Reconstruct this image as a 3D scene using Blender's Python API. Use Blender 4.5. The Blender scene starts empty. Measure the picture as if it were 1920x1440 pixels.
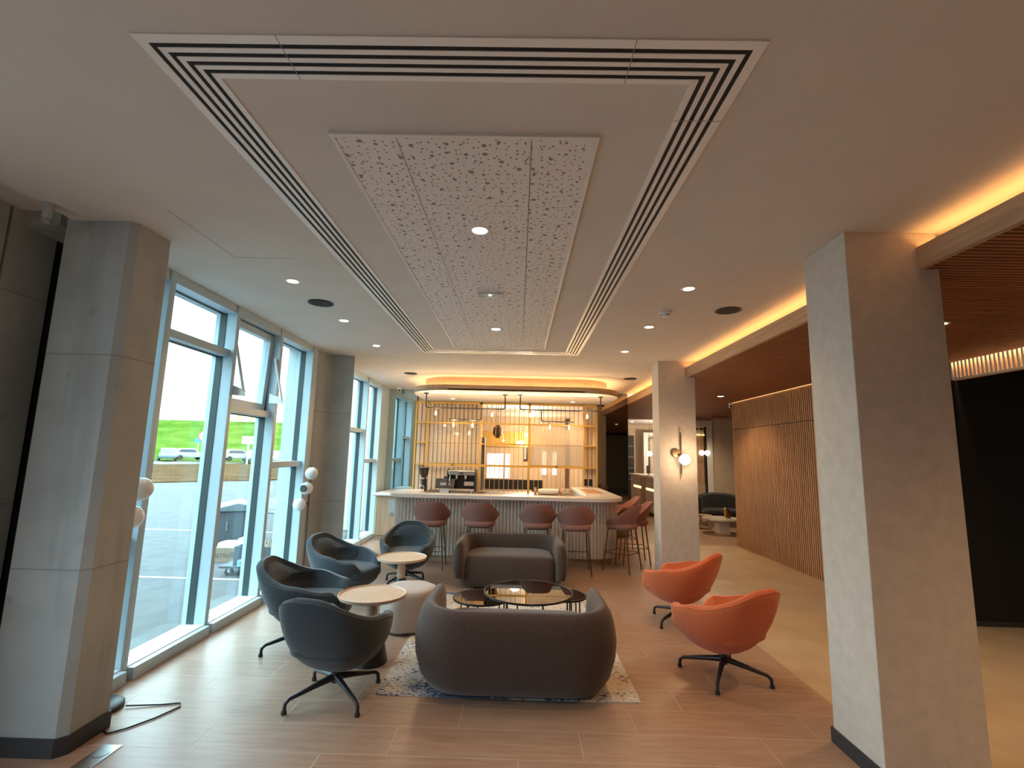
import bpy, math, random
from math import pi, sin, cos, radians, sqrt, atan2, floor
from mathutils import Vector, Matrix

random.seed(7)
S = bpy.context.scene
COL = S.collection

# ------------------------------------------------------------------ camera
HC = 3.08                                   # lounge ceiling height
F_PX = 915.0
yaw, pitch, roll = radians(-0.85), radians(8.27), radians(1.41)
fw = Vector((sin(yaw)*cos(pitch), cos(yaw)*cos(pitch), sin(pitch)))
rt = Vector((cos(yaw), -sin(yaw), 0))
up = rt.cross(fw)
r2 = rt*cos(roll) + up*sin(roll)
u2 = -rt*sin(roll) + up*cos(roll)
cam_d = bpy.data.cameras.new('camera')
cam_d.sensor_width = 36.0
cam_d.lens = F_PX/1920*36.0
cam_d.clip_start = 0.05
cam_d.clip_end = 600
cam = bpy.data.objects.new('camera', cam_d)
COL.objects.link(cam)
mw = Matrix((r2, u2, -fw)).transposed().to_4x4()
mw.translation = Vector((0, 0, 1.68))
cam.matrix_world = mw
S.camera = cam

# ------------------------------------------------------------------ view + world
S.view_settings.view_transform = 'Standard'
S.view_settings.look = 'None'
S.view_settings.exposure = 0.12
S.view_settings.gamma = 1.0
S.view_settings.use_curve_mapping = False

wd = bpy.data.worlds.new('overcast_sky')
S.world = wd
wd.use_nodes = True
nt = wd.node_tree
nt.nodes.clear()
n_out = nt.nodes.new('ShaderNodeOutputWorld')
n_bg = nt.nodes.new('ShaderNodeBackground')
n_geo = nt.nodes.new('ShaderNodeTexCoord')
n_sep = nt.nodes.new('ShaderNodeSeparateXYZ')
n_rmp = nt.nodes.new('ShaderNodeValToRGB')
nt.links.new(n_geo.outputs['Generated'], n_sep.inputs[0])
nt.links.new(n_sep.outputs['Z'], n_rmp.inputs[0])
cr = n_rmp.color_ramp
cr.elements[0].position = 0.0
cr.elements[0].color = (0.92, 1.15, 1.22, 1)
cr.elements[1].position = 1.0
cr.elements[1].color = (2.3, 3.0, 3.5, 1)
e = cr.elements.new(0.34); e.color = (1.35, 1.72, 1.9, 1)
e = cr.elements.new(0.50); e.color = (2.2, 2.85, 3.3, 1)
nt.links.new(n_rmp.outputs[0], n_bg.inputs['Color'])
n_bg.inputs['Strength'].default_value = 3.5
nt.links.new(n_bg.outputs[0], n_out.inputs[0])

WARM = (1.0, 0.61, 0.30)
WARM2 = (1.0, 0.60, 0.26)
DOWN_W = 38.0

def portal(name, x, y, z, sy, sz):
    l = bpy.data.lights.new(name, 'AREA')
    l.shape = 'RECTANGLE'; l.size = sz; l.size_y = sy
    l.cycles.is_portal = True
    o = bpy.data.objects.new(name, l); COL.objects.link(o)
    o.location = (x, y, z)
    o.rotation_euler = (0, -pi/2, 0)         # emits towards +X
    return o
portal('daylight_portal', -3.02, 4.9, 1.55, 3.4, 3.0)
portal('daylight_portal', -3.05, 9.0, 1.55, 1.6, 3.0)
portal('daylight_portal', -3.25, 0.85, 1.55, 1.5, 2.9)

# ------------------------------------------------------------------ material helpers
MATS = {}
def _new(name):
    m = bpy.data.materials.new(name); m.use_nodes = True
    t = m.node_tree
    b = t.nodes['Principled BSDF']
    return m, t, b

def mat(name, col, rough=0.6, metal=0.0, col2=None, scale=8.0, stretch=(1, 1, 1), detail=4.0,
        bump=0.0, bscale=None, spec=0.5, sheen=0.0, coat=0.0, lo=0.35, hi=0.65, bdist=0.01):
    m, t, b = _new(name)
    b.inputs['Base Color'].default_value = (*col, 1)
    b.inputs['Roughness'].default_value = rough
    b.inputs['Metallic'].default_value = metal
    b.inputs['Specular IOR Level'].default_value = spec
    b.inputs['Sheen Weight'].default_value = sheen
    b.inputs['Coat Weight'].default_value = coat
    if col2 is not None or bump:
        tc = t.nodes.new('ShaderNodeTexCoord')
        mp = t.nodes.new('ShaderNodeMapping'); mp.inputs['Scale'].default_value = stretch
        t.links.new(tc.outputs['Object'], mp.inputs[0])
        ns = t.nodes.new('ShaderNodeTexNoise'); ns.inputs['Scale'].default_value = scale
        ns.inputs['Detail'].default_value = detail
        t.links.new(mp.outputs[0], ns.inputs['Vector'])
        if col2 is not None:
            rp = t.nodes.new('ShaderNodeValToRGB')
            rp.color_ramp.elements[0].position = lo; rp.color_ramp.elements[0].color = (*col, 1)
            rp.color_ramp.elements[1].position = hi; rp.color_ramp.elements[1].color = (*col2, 1)
            t.links.new(ns.outputs['Fac'], rp.inputs[0])
            t.links.new(rp.outputs[0], b.inputs['Base Color'])
        if bump:
            n2 = ns
            if bscale:
                n2 = t.nodes.new('ShaderNodeTexNoise'); n2.inputs['Scale'].default_value = bscale
                n2.inputs['Detail'].default_value = 3
                t.links.new(mp.outputs[0], n2.inputs['Vector'])
            bm = t.nodes.new('ShaderNodeBump'); bm.inputs['Strength'].default_value = bump
            bm.inputs['Distance'].default_value = bdist
            t.links.new(n2.outputs['Fac'], bm.inputs['Height'])
            t.links.new(bm.outputs[0], b.inputs['Normal'])
    MATS[name] = m
    return m

def emit(name, col, strength):
    m, t, b = _new(name)
    b.inputs['Base Color'].default_value = (0.8, 0.8, 0.8, 1)
    b.inputs['Emission Color'].default_value = (*col, 1)
    b.inputs['Emission Strength'].default_value = strength
    MATS[name] = m
    return m

def glassy(name, tint, refl=1.0, rough=0.0, base=0.0):
    """thin pane: straight transmission plus mirror reflection by Fresnel"""
    m = bpy.data.materials.new(name); m.use_nodes = True
    t = m.node_tree; t.nodes.clear()
    o = t.nodes.new('ShaderNodeOutputMaterial')
    tr = t.nodes.new('ShaderNodeBsdfTransparent'); tr.inputs[0].default_value = (*tint, 1)
    gl = t.nodes.new('ShaderNodeBsdfGlossy'); gl.inputs['Roughness'].default_value = rough
    gl.inputs['Color'].default_value = (refl, refl, refl, 1)
    lw = t.nodes.new('ShaderNodeLayerWeight'); lw.inputs[0].default_value = 0.5
    pw = t.nodes.new('ShaderNodeMath'); pw.operation = 'POWER'; pw.inputs[1].default_value = 5.0
    t.links.new(lw.outputs['Facing'], pw.inputs[0])
    ad = t.nodes.new('ShaderNodeMath'); ad.operation = 'MULTIPLY_ADD'; ad.use_clamp = True
    ad.inputs[1].default_value = 0.96-base; ad.inputs[2].default_value = 0.04+base
    t.links.new(pw.outputs[0], ad.inputs[0])
    mx = t.nodes.new('ShaderNodeMixShader')
    t.links.new(ad.outputs[0], mx.inputs[0]); t.links.new(tr.outputs[0], mx.inputs[1]); t.links.new(gl.outputs[0], mx.inputs[2])
    t.links.new(mx.outputs[0], o.inputs[0])
    MATS[name] = m
    return m

def math_node(t, op, a, b=None, c=None):
    n = t.nodes.new('ShaderNodeMath'); n.operation = op
    for i, v in enumerate((a, b, c)):
        if v is None: continue
        if isinstance(v, (int, float)): n.inputs[i].default_value = v
        else: t.links.new(v, n.inputs[i])
    return n.outputs[0]

def mixcol(t, fac, a, b, blend='MIX'):
    n = t.nodes.new('ShaderNodeMix'); n.data_type = 'RGBA'; n.blend_type = blend
    for i, v in ((0, fac), (6, a), (7, b)):
        if isinstance(v, (int, float)): n.inputs[i].default_value = v
        elif isinstance(v, tuple): n.inputs[i].default_value = (*v, 1)
        else: t.links.new(v, n.inputs[i])
    return n.outputs[2]

def noise(t, vec, scale, detail=4):
    n = t.nodes.new('ShaderNodeTexNoise'); n.inputs['Scale'].default_value = scale; n.inputs['Detail'].default_value = detail
    if vec is not None: t.links.new(vec, n.inputs['Vector'])
    return n.outputs['Fac']

def mapped(t, scale=(1, 1, 1)):
    tc = t.nodes.new('ShaderNodeTexCoord'); mp = t.nodes.new('ShaderNodeMapping')
    mp.inputs['Scale'].default_value = scale
    t.links.new(tc.outputs['Object'], mp.inputs[0])
    return mp.outputs[0]

def step(t, v, a, b):
    n = t.nodes.new('ShaderNodeMapRange'); n.interpolation_type = 'SMOOTHSTEP'
    t.links.new(v, n.inputs[0]); n.inputs[1].default_value = a; n.inputs[2].default_value = b
    return n.outputs[0]

def bump_to(t, b, h, strength, dist=0.01):
    n = t.nodes.new('ShaderNodeBump'); n.inputs['Strength'].default_value = strength; n.inputs['Distance'].default_value = dist
    t.links.new(h, n.inputs['Height']); t.links.new(n.outputs[0], b.inputs['Normal'])

# ---- plank tile floor
def mat_floor():
    m, t, b = _new('wood_look_tile')
    tc = t.nodes.new('ShaderNodeTexCoord'); sp = t.nodes.new('ShaderNodeSeparateXYZ')
    t.links.new(tc.outputs['Object'], sp.inputs[0])
    X, Y = sp.outputs[0], sp.outputs[1]
    Hh, W = 0.2935, 1.11
    yy = math_node(t, 'DIVIDE', math_node(t, 'SUBTRACT', Y, 2.993), Hh)
    row = math_node(t, 'FLOOR', yy)
    fy = math_node(t, 'SUBTRACT', yy, row)
    xx = math_node(t, 'SUBTRACT', math_node(t, 'DIVIDE', math_node(t, 'SUBTRACT', X, 0.41), W), math_node(t, 'MULTIPLY', row, 0.3333))
    colx = math_node(t, 'FLOOR', xx)
    fx = math_node(t, 'SUBTRACT', xx, colx)
    ex = math_node(t, 'MULTIPLY', math_node(t, 'MINIMUM', fx, math_node(t, 'SUBTRACT', 1.0, fx)), W)
    ey = math_node(t, 'MULTIPLY', math_node(t, 'MINIMUM', fy, math_node(t, 'SUBTRACT', 1.0, fy)), Hh)
    edge = math_node(t, 'MINIMUM', ex, ey)
    grout = math_node(t, 'SUBTRACT', 1.0, step(t, edge, 0.0022, 0.0042))
    cv = t.nodes.new('ShaderNodeCombineXYZ'); t.links.new(colx, cv.inputs[0]); t.links.new(row, cv.inputs[1])
    wn = t.nodes.new('ShaderNodeTexWhiteNoise'); wn.noise_dimensions = '3D'; t.links.new(cv.outputs[0], wn.inputs['Vector'])
    gv = t.nodes.new('ShaderNodeCombineXYZ')
    t.links.new(math_node(t, 'ADD', math_node(t, 'MULTIPLY', X, 1.6), math_node(t, 'MULTIPLY', wn.outputs['Value'], 37.0)), gv.inputs[0])
    t.links.new(math_node(t, 'MULTIPLY', Y, 14.0), gv.inputs[1])
    g = noise(t, gv.outputs[0], 2.2, 7)
    c1 = mixcol(t, step(t, g, 0.32, 0.7), (0.40, 0.262, 0.188), (0.325, 0.198, 0.134))
    c2 = mixcol(t, math_node(t, 'MULTIPLY', wn.outputs['Value'], 0.45), c1, (0.37, 0.28, 0.22))
    c3 = mixcol(t, grout, c2, (0.47, 0.37, 0.29))
    t.links.new(c3, b.inputs['Base Color'])
    b.inputs['Roughness'].default_value = 0.33
    b.inputs['Specular IOR Level'].default_value = 0.5
    h = math_node(t, 'SUBTRACT', math_node(t, 'MULTIPLY', g, 0.15), grout)
    bump_to(t, b, h, 0.5, 0.003)
    MATS['wood_look_tile'] = m
mat_floor()

def mat_stone():
    m, t, b = _new('beige_stone')
    v = mapped(t)
    n1 = noise(t, v, 2.2, 6); n2 = noise(t, v, 30, 4)
    c = mixcol(t, step(t, n1, 0.35, 0.65), (0.43, 0.345, 0.24), (0.50, 0.41, 0.29))
    c = mixcol(t, math_node(t, 'MULTIPLY', step(t, n2, 0.5, 0.7), 0.25), c, (0.40, 0.32, 0.22))
    t.links.new(c, b.inputs['Base Color'])
    b.inputs['Roughness'].default_value = 0.38
    MATS['beige_stone'] = m
mat_stone()

def mat_concrete(name, seams, lift=1.0):
    m, t, b = _new(name)
    v = mapped(t)
    n1 = noise(t, v, 0.9, 5); n2 = noise(t, v, 6, 6)
    vs = mapped(t, (5, 5, 0.35)); n3 = noise(t, vs, 1.5, 5)
    c = mixcol(t, step(t, n1, 0.3, 0.7), (0.37, 0.395, 0.39), (0.465, 0.495, 0.49))
    c = mixcol(t, math_node(t, 'MULTIPLY', step(t, n2, 0.45, 0.75), 0.35), c, (0.31, 0.31, 0.295))
    c = mixcol(t, math_node(t, 'MULTIPLY', step(t, n3, 0.52, 0.68), 0.4), c, (0.29, 0.29, 0.275))
    tc = t.nodes.new('ShaderNodeTexCoord'); sp = t.nodes.new('ShaderNodeSeparateXYZ')
    t.links.new(tc.outputs['Object'], sp.inputs[0])
    s = None
    for z in seams:
        d = math_node(t, 'ABSOLUTE', math_node(t, 'SUBTRACT', sp.outputs[2], z))
        k = math_node(t, 'SUBTRACT', 1.0, step(t, d, 0.002, 0.008))
        s = k if s is None else math_node(t, 'MAXIMUM', s, k)
    if s is not None:
        c = mixcol(t, math_node(t, 'MULTIPLY', s, 0.45), c, (0.15, 0.15, 0.14))
    # small bolt-hole stains
    vo = t.nodes.new('ShaderNodeTexVoronoi'); vo.inputs['Scale'].default_value = 2.3
    t.links.new(v, vo.inputs['Vector'])
    dk = math_node(t, 'SUBTRACT', 1.0, step(t, vo.outputs['Distance'], 0.04, 0.075))
    c = mixcol(t, math_node(t, 'MULTIPLY', dk, 0.35), c, (0.2, 0.2, 0.19))
    c = mixcol(t, 1.0, c, (lift, lift, lift), 'MULTIPLY')
    t.links.new(c, b.inputs['Base Color'])
    b.inputs['Roughness'].default_value = 0.75
    bump_to(t, b, n2, 0.12, 0.01)
    MATS[name] = m
mat_concrete('concrete', (0.97, 2.22))
mat_concrete('concrete_panel', (2.62, 1.3), 1.3)  # lift pales this concrete to carry the lens glare over the left wall

def mat_wood(name, c1, c2, axis=1, rough=0.5, sc=1.0):
    st = [22*sc, 22*sc, 22*sc]; st[axis] = 1.3*sc
    m, t, b = _new(name)
    v = mapped(t, tuple(st)); g = noise(t, v, 1.6, 7)
    c = mixcol(t, step(t, g, 0.3, 0.72), c1, c2)
    t.links.new(c, b.inputs['Base Color']); b.inputs['Roughness'].default_value = rough
    bump_to(t, b, g, 0.08, 0.004)
    MATS[name] = m
mat_wood('oak_y', (0.56, 0.39, 0.25), (0.46, 0.30, 0.18), 1)
mat_wood('oak_x', (0.56, 0.39, 0.25), (0.46, 0.30, 0.18), 0)
mat_wood('cabinet_oak', (0.47, 0.33, 0.215), (0.38, 0.255, 0.16), 2)
mat_wood('oak_z', (0.58, 0.44, 0.32), (0.48, 0.35, 0.245), 2)
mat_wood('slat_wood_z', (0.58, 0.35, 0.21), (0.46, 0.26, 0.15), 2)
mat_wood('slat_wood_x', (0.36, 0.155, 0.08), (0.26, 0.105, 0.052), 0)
mat_wood('table_wood', (0.64, 0.48, 0.36), (0.56, 0.40, 0.29), 0)
mat_wood('boards', (0.76, 0.65, 0.52), (0.70, 0.59, 0.46), 2)

def mat_perf():
    """white board with round holes of random size, their shade painted dark"""
    m, t, b = _new('perforated_board')
    tc = t.nodes.new('ShaderNodeTexCoord')
    mask = None
    for sc, r0, r1, off in ((12.5, 0.06, 0.165, 0.0), (25.0, 0.10, 0.165, 3.3)):
        mp = t.nodes.new('ShaderNodeMapping'); mp.inputs['Location'].default_value = (off, off*0.7, 0)
        t.links.new(tc.outputs['Object'], mp.inputs[0])
        vo = t.nodes.new('ShaderNodeTexVoronoi'); vo.voronoi_dimensions = '2D'; vo.inputs['Scale'].default_value = sc
        vo.inputs['Randomness'].default_value = 0.75
        t.links.new(mp.outputs[0], vo.inputs['Vector'])
        sc_ = t.nodes.new('ShaderNodeSeparateColor'); t.links.new(vo.outputs['Color'], sc_.inputs[0])
        rr = math_node(t, 'MULTIPLY_ADD', math_node(t, 'POWER', sc_.outputs[0], 1.5), r1-r0, r0)
        k = math_node(t, 'LESS_THAN', vo.outputs['Distance'], rr)
        mask = k if mask is None else math_node(t, 'MAXIMUM', mask, k)
    sp = t.nodes.new('ShaderNodeSeparateXYZ'); t.links.new(tc.outputs['Object'], sp.inputs[0])
    yy = math_node(t, 'DIVIDE', math_node(t, 'SUBTRACT', sp.outputs[1], 1.98), 0.6)
    fy = math_node(t, 'ABSOLUTE', math_node(t, 'SUBTRACT', math_node(t, 'FRACT', math_node(t, 'ADD', yy, 0.5)), 0.5))
    sm = math_node(t, 'MULTIPLY', math_node(t, 'LESS_THAN', fy, 0.004), 0.35)
    c = mixcol(t, mask, (0.80, 0.775, 0.755), (0.27, 0.25, 0.23))
    c = mixcol(t, sm, c, (0.3, 0.29, 0.28))
    t.links.new(c, b.inputs['Base Color']); b.inputs['Roughness'].default_value = 0.8
    inv = math_node(t, 'SUBTRACT', 1.0, mask)
    bump_to(t, b, inv, 0.5, 0.006)
    MATS['perforated_board'] = m
mat_perf()

def mat_rug():
    m, t, b = _new('distressed_rug')
    v = mapped(t)
    vs = mapped(t, (1.0, 2.2, 1))
    base = noise(t, v, 1.1, 3)
    marks = noise(t, vs, 34, 6)
    big = noise(t, vs, 2.1, 6)
    warm = noise(t, v, 2.6, 4)
    c = mixcol(t, step(t, warm, 0.42, 0.62), (0.60, 0.57, 0.53), (0.62, 0.48, 0.34))
    c = mixcol(t, step(t, base, 0.45, 0.6), c, (0.66, 0.64, 0.61))
    clus = math_node(t, 'MULTIPLY', math_node(t, 'SUBTRACT', noise(t, vs, 3.2, 3), 0.5), 0.35)
    c = mixcol(t, step(t, math_node(t, 'ADD', marks, clus), 0.57, 0.62), c, (0.085, 0.09, 0.13))
    tc = t.nodes.new('ShaderNodeTexCoord'); sp = t.nodes.new('ShaderNodeSeparateXYZ')
    t.links.new(tc.outputs['Object'], sp.inputs[0])
    # worn navy border at the two short ends, strongest along the window side
    ends = math_node(t, 'ABSOLUTE', sp.outputs[1])
    k = math_node(t, 'SUBTRACT', math_node(t, 'MULTIPLY', ends, 0.62), math_node(t, 'MULTIPLY', sp.outputs[0], 0.13))
    k = math_node(t, 'ADD', k, math_node(t, 'MULTIPLY', math_node(t, 'SUBTRACT', big, 0.5), 0.9))
    k = math_node(t, 'ADD', k, math_node(t, 'MULTIPLY', math_node(t, 'SUBTRACT', marks, 0.5), 0.7))
    c = mixcol(t, step(t, k, 0.77, 0.85), c, (0.075, 0.105, 0.20))
    t.links.new(c, b.inputs['Base Color']); b.inputs['Roughness'].default_value = 0.95
    bump_to(t, b, noise(t, v, 160, 2), 0.5, 0.004)
    MATS['distressed_rug'] = m
mat_rug()

def fabric(name, c1, c2, sc=120):
    mat(name, c1, rough=0.95, col2=c2, scale=sc, detail=2, bump=0.35, bscale=sc*3, sheen=0.25, spec=0.2, bdist=0.003)
fabric('charcoal_fabric', (0.034, 0.045, 0.057), (0.050, 0.063, 0.078))
fabric('taupe_fabric', (0.062, 0.041, 0.035), (0.085, 0.057, 0.049))
fabric('orange_fabric', (0.52, 0.112, 0.038), (0.60, 0.148, 0.052))
fabric('pouffe_fabric', (0.42, 0.345, 0.30), (0.48, 0.40, 0.35))
fabric('rust_fabric', (0.29, 0.135, 0.112), (0.33, 0.158, 0.132))
fabric('black_fabric', (0.022, 0.022, 0.024), (0.032, 0.032, 0.035))
fabric('white_fabric', (0.70, 0.66, 0.60), (0.75, 0.71, 0.65))
fabric('curtain_fabric', (0.40, 0.42, 0.44), (0.46, 0.48, 0.50), 60)

mat('ceiling_paint', (0.66, 0.625, 0.585), 0.9, col2=(0.69, 0.655, 0.61), scale=3)
mat('white_paint', (0.78, 0.77, 0.75), 0.5)
mat('diffuser_white', (0.90, 0.885, 0.87), 0.35)
mat('cream_wall', (0.60, 0.48, 0.36), 0.8, col2=(0.63, 0.51, 0.385), scale=4)
mat('column_plaster', (0.58, 0.52, 0.46), 0.85, col2=(0.64, 0.575, 0.515), scale=16, detail=6, bump=0.15, bscale=60)
mat('baseboard_black', (0.035, 0.037, 0.042), 0.5)
mat('slot_black', (0.012, 0.012, 0.013), 0.7)
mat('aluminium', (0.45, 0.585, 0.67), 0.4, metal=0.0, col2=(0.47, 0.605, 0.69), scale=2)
mat('alu_white', (0.72, 0.74, 0.75), 0.35)
mat('gasket', (0.03, 0.055, 0.06), 0.5)
mat('black_metal', (0.018, 0.018, 0.02), 0.38, spec=0.5)
mat('bronze', (0.20, 0.135, 0.085), 0.32, metal=0.85)
mat('brass', (0.80, 0.56, 0.22), 0.22, metal=1.0)
mat('gold_paint', (0.62, 0.385, 0.095), 0.42, metal=0.25, spec=0.5)
mat('steel', (0.62, 0.61, 0.60), 0.25, metal=1.0)
mat('steel_flap', (0.50, 0.55, 0.57), 0.3, metal=0.7)
mat('black_plastic', (0.02, 0.02, 0.022), 0.4)
mat('grey_plastic', (0.25, 0.26, 0.27), 0.5)
mat('white_plastic', (0.80, 0.80, 0.78), 0.35)
mat('opal_glass', (0.86, 0.86, 0.85), 0.18, coat=0.4)
mat('flute_plaster', (0.68, 0.65, 0.62), 0.6, col2=(0.71, 0.68, 0.65), scale=12)
mat('worktop_white', (0.80, 0.765, 0.72), 0.28, coat=0.2)
mat('dark_worktop', (0.03, 0.026, 0.024), 0.3)
mat('marble', (0.78, 0.75, 0.71), 0.2, col2=(0.50, 0.47, 0.44), scale=3.5, detail=8, stretch=(1, 1, 2.5), lo=0.5, hi=0.8)
mat('grey_mirror', (0.48, 0.585, 0.61), 0.02, metal=1.0)
mat('bronze_mirror', (0.20, 0.18, 0.155), 0.03, metal=1.0)
mat('black_wall', (0.010, 0.010, 0.011), 0.6)
mat('paving', (0.080, 0.081, 0.082), 0.95, spec=0.15, col2=(0.098, 0.099, 0.10), scale=5, detail=8)
mat('soil', (0.052, 0.029, 0.014), 0.95, spec=0.0, col2=(0.10, 0.062, 0.034), scale=0.9, detail=8, stretch=(0.5, 2.0, 1))
mat('road_grey', (0.095, 0.095, 0.095), 0.9)
mat('road_line', (0.4, 0.4, 0.4), 0.8)
mat('grass_bank', (0.047, 0.093, 0.011), 0.95, spec=0.0, col2=(0.085, 0.13, 0.024), scale=0.5, detail=8, stretch=(0.5, 1.2, 1.2))
mat('grass_verge', (0.055, 0.083, 0.019), 0.95, spec=0.0, col2=(0.065, 0.085, 0.023), scale=1.5)
mat('bin_plastic', (0.05, 0.06, 0.07), 0.5)
mat('bin_lid', (0.11, 0.13, 0.145), 0.5)
mat('cardboard', (0.21, 0.155, 0.11), 0.9)
mat('print_ink', (0.10, 0.08, 0.07), 0.9)
mat('paper_white', (0.75, 0.76, 0.77), 0.9)
mat('blue_card', (0.20, 0.42, 0.68), 0.7)
mat('rubber', (0.03, 0.03, 0.03), 0.8)
mat('rail_metal', (0.45, 0.50, 0.53), 0.6)
mat('bark', (0.12, 0.085, 0.06), 0.9)
mat('sign_red', (0.55, 0.10, 0.09), 0.6)
mat('sign_blue', (0.05, 0.2, 0.55), 0.6)
mat('sign_orange', (0.85, 0.42, 0.16), 0.6)
mat('car_white', (0.34, 0.35, 0.36), 0.3, coat=0.5)
mat('car_silver', (0.16, 0.18, 0.19), 0.3, metal=0.3, coat=0.5)
mat('car_blue', (0.04, 0.075, 0.11), 0.3, coat=0.5)
mat('car_teal', (0.08, 0.13, 0.14), 0.3, coat=0.5)
mat('car_glass', (0.05, 0.07, 0.08), 0.1)
mat('copper_red', (0.25, 0.09, 0.06), 0.3, metal=0.7)
mat('dark_wood', (0.12, 0.065, 0.04), 0.5)
mat('tray_wood', (0.40, 0.22, 0.12), 0.5)
glassy('window_glass', (0.88, 0.965, 0.955), 0.9)
glassy('smoked_glass', (0.22, 0.21, 0.18), 0.62, 0.015, 0.34)
glassy('bulb_glass', (0.97, 0.90, 0.78), 0.8)
glassy('clear_glass', (0.96, 0.96, 0.94), 0.8)
glassy('hopper_glass', (0.55, 0.52, 0.48), 0.6)
def mat_ribbed():
    m = bpy.data.materials.new('ribbed_glass'); m.use_nodes = True
    t = m.node_tree; t.nodes.clear()
    o = t.nodes.new('ShaderNodeOutputMaterial')
    tr = t.nodes.new('ShaderNodeBsdfTransparent'); tr.inputs[0].default_value = (0.88, 0.84, 0.76, 1)
    tl = t.nodes.new('ShaderNodeBsdfTranslucent'); tl.inputs[0].default_value = (0.82, 0.76, 0.66, 1)
    df = t.nodes.new('ShaderNodeBsdfDiffuse'); df.inputs[0].default_value = (0.62, 0.55, 0.45, 1)
    gl = t.nodes.new('ShaderNodeBsdfGlossy'); gl.inputs['Roughness'].default_value = 0.22
    gl.inputs['Color'].default_value = (0.8, 0.8, 0.78, 1)
    def mx(f, a, b):
        n = t.nodes.new('ShaderNodeMixShader'); n.inputs[0].default_value = f
        t.links.new(a, n.inputs[1]); t.links.new(b, n.inputs[2]); return n.outputs[0]
    a = mx(0.5, tl.outputs[0], df.outputs[0])
    a = mx(0.60, a, tr.outputs[0])
    a = mx(0.12, a, gl.outputs[0])
    t.links.new(a, o.inputs[0])
    MATS['ribbed_glass'] = m
mat_ribbed()
emit('lamp_lens', (1.0, 0.80, 0.55), 14.0)
emit('led_strip', (1.0, 0.47, 0.14), 12.0)
emit('led_soft', (1.0, 0.60, 0.28), 24.0)
emit('filament', (1.0, 0.62, 0.25), 26.0)
emit('globe_lit', (1.0, 0.80, 0.52), 4.2)
emit('globe_dim', (1.0, 0.80, 0.52), 2.0)
emit('emergency_led', (0.8, 1.0, 0.85), 6.0)
emit('window_lit', (0.85, 0.95, 1.0), 0.95)
emit('led_dim', (1.0, 0.55, 0.2), 1.5)
emit('wall_led', (1.0, 0.60, 0.22), 3.0)

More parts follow.
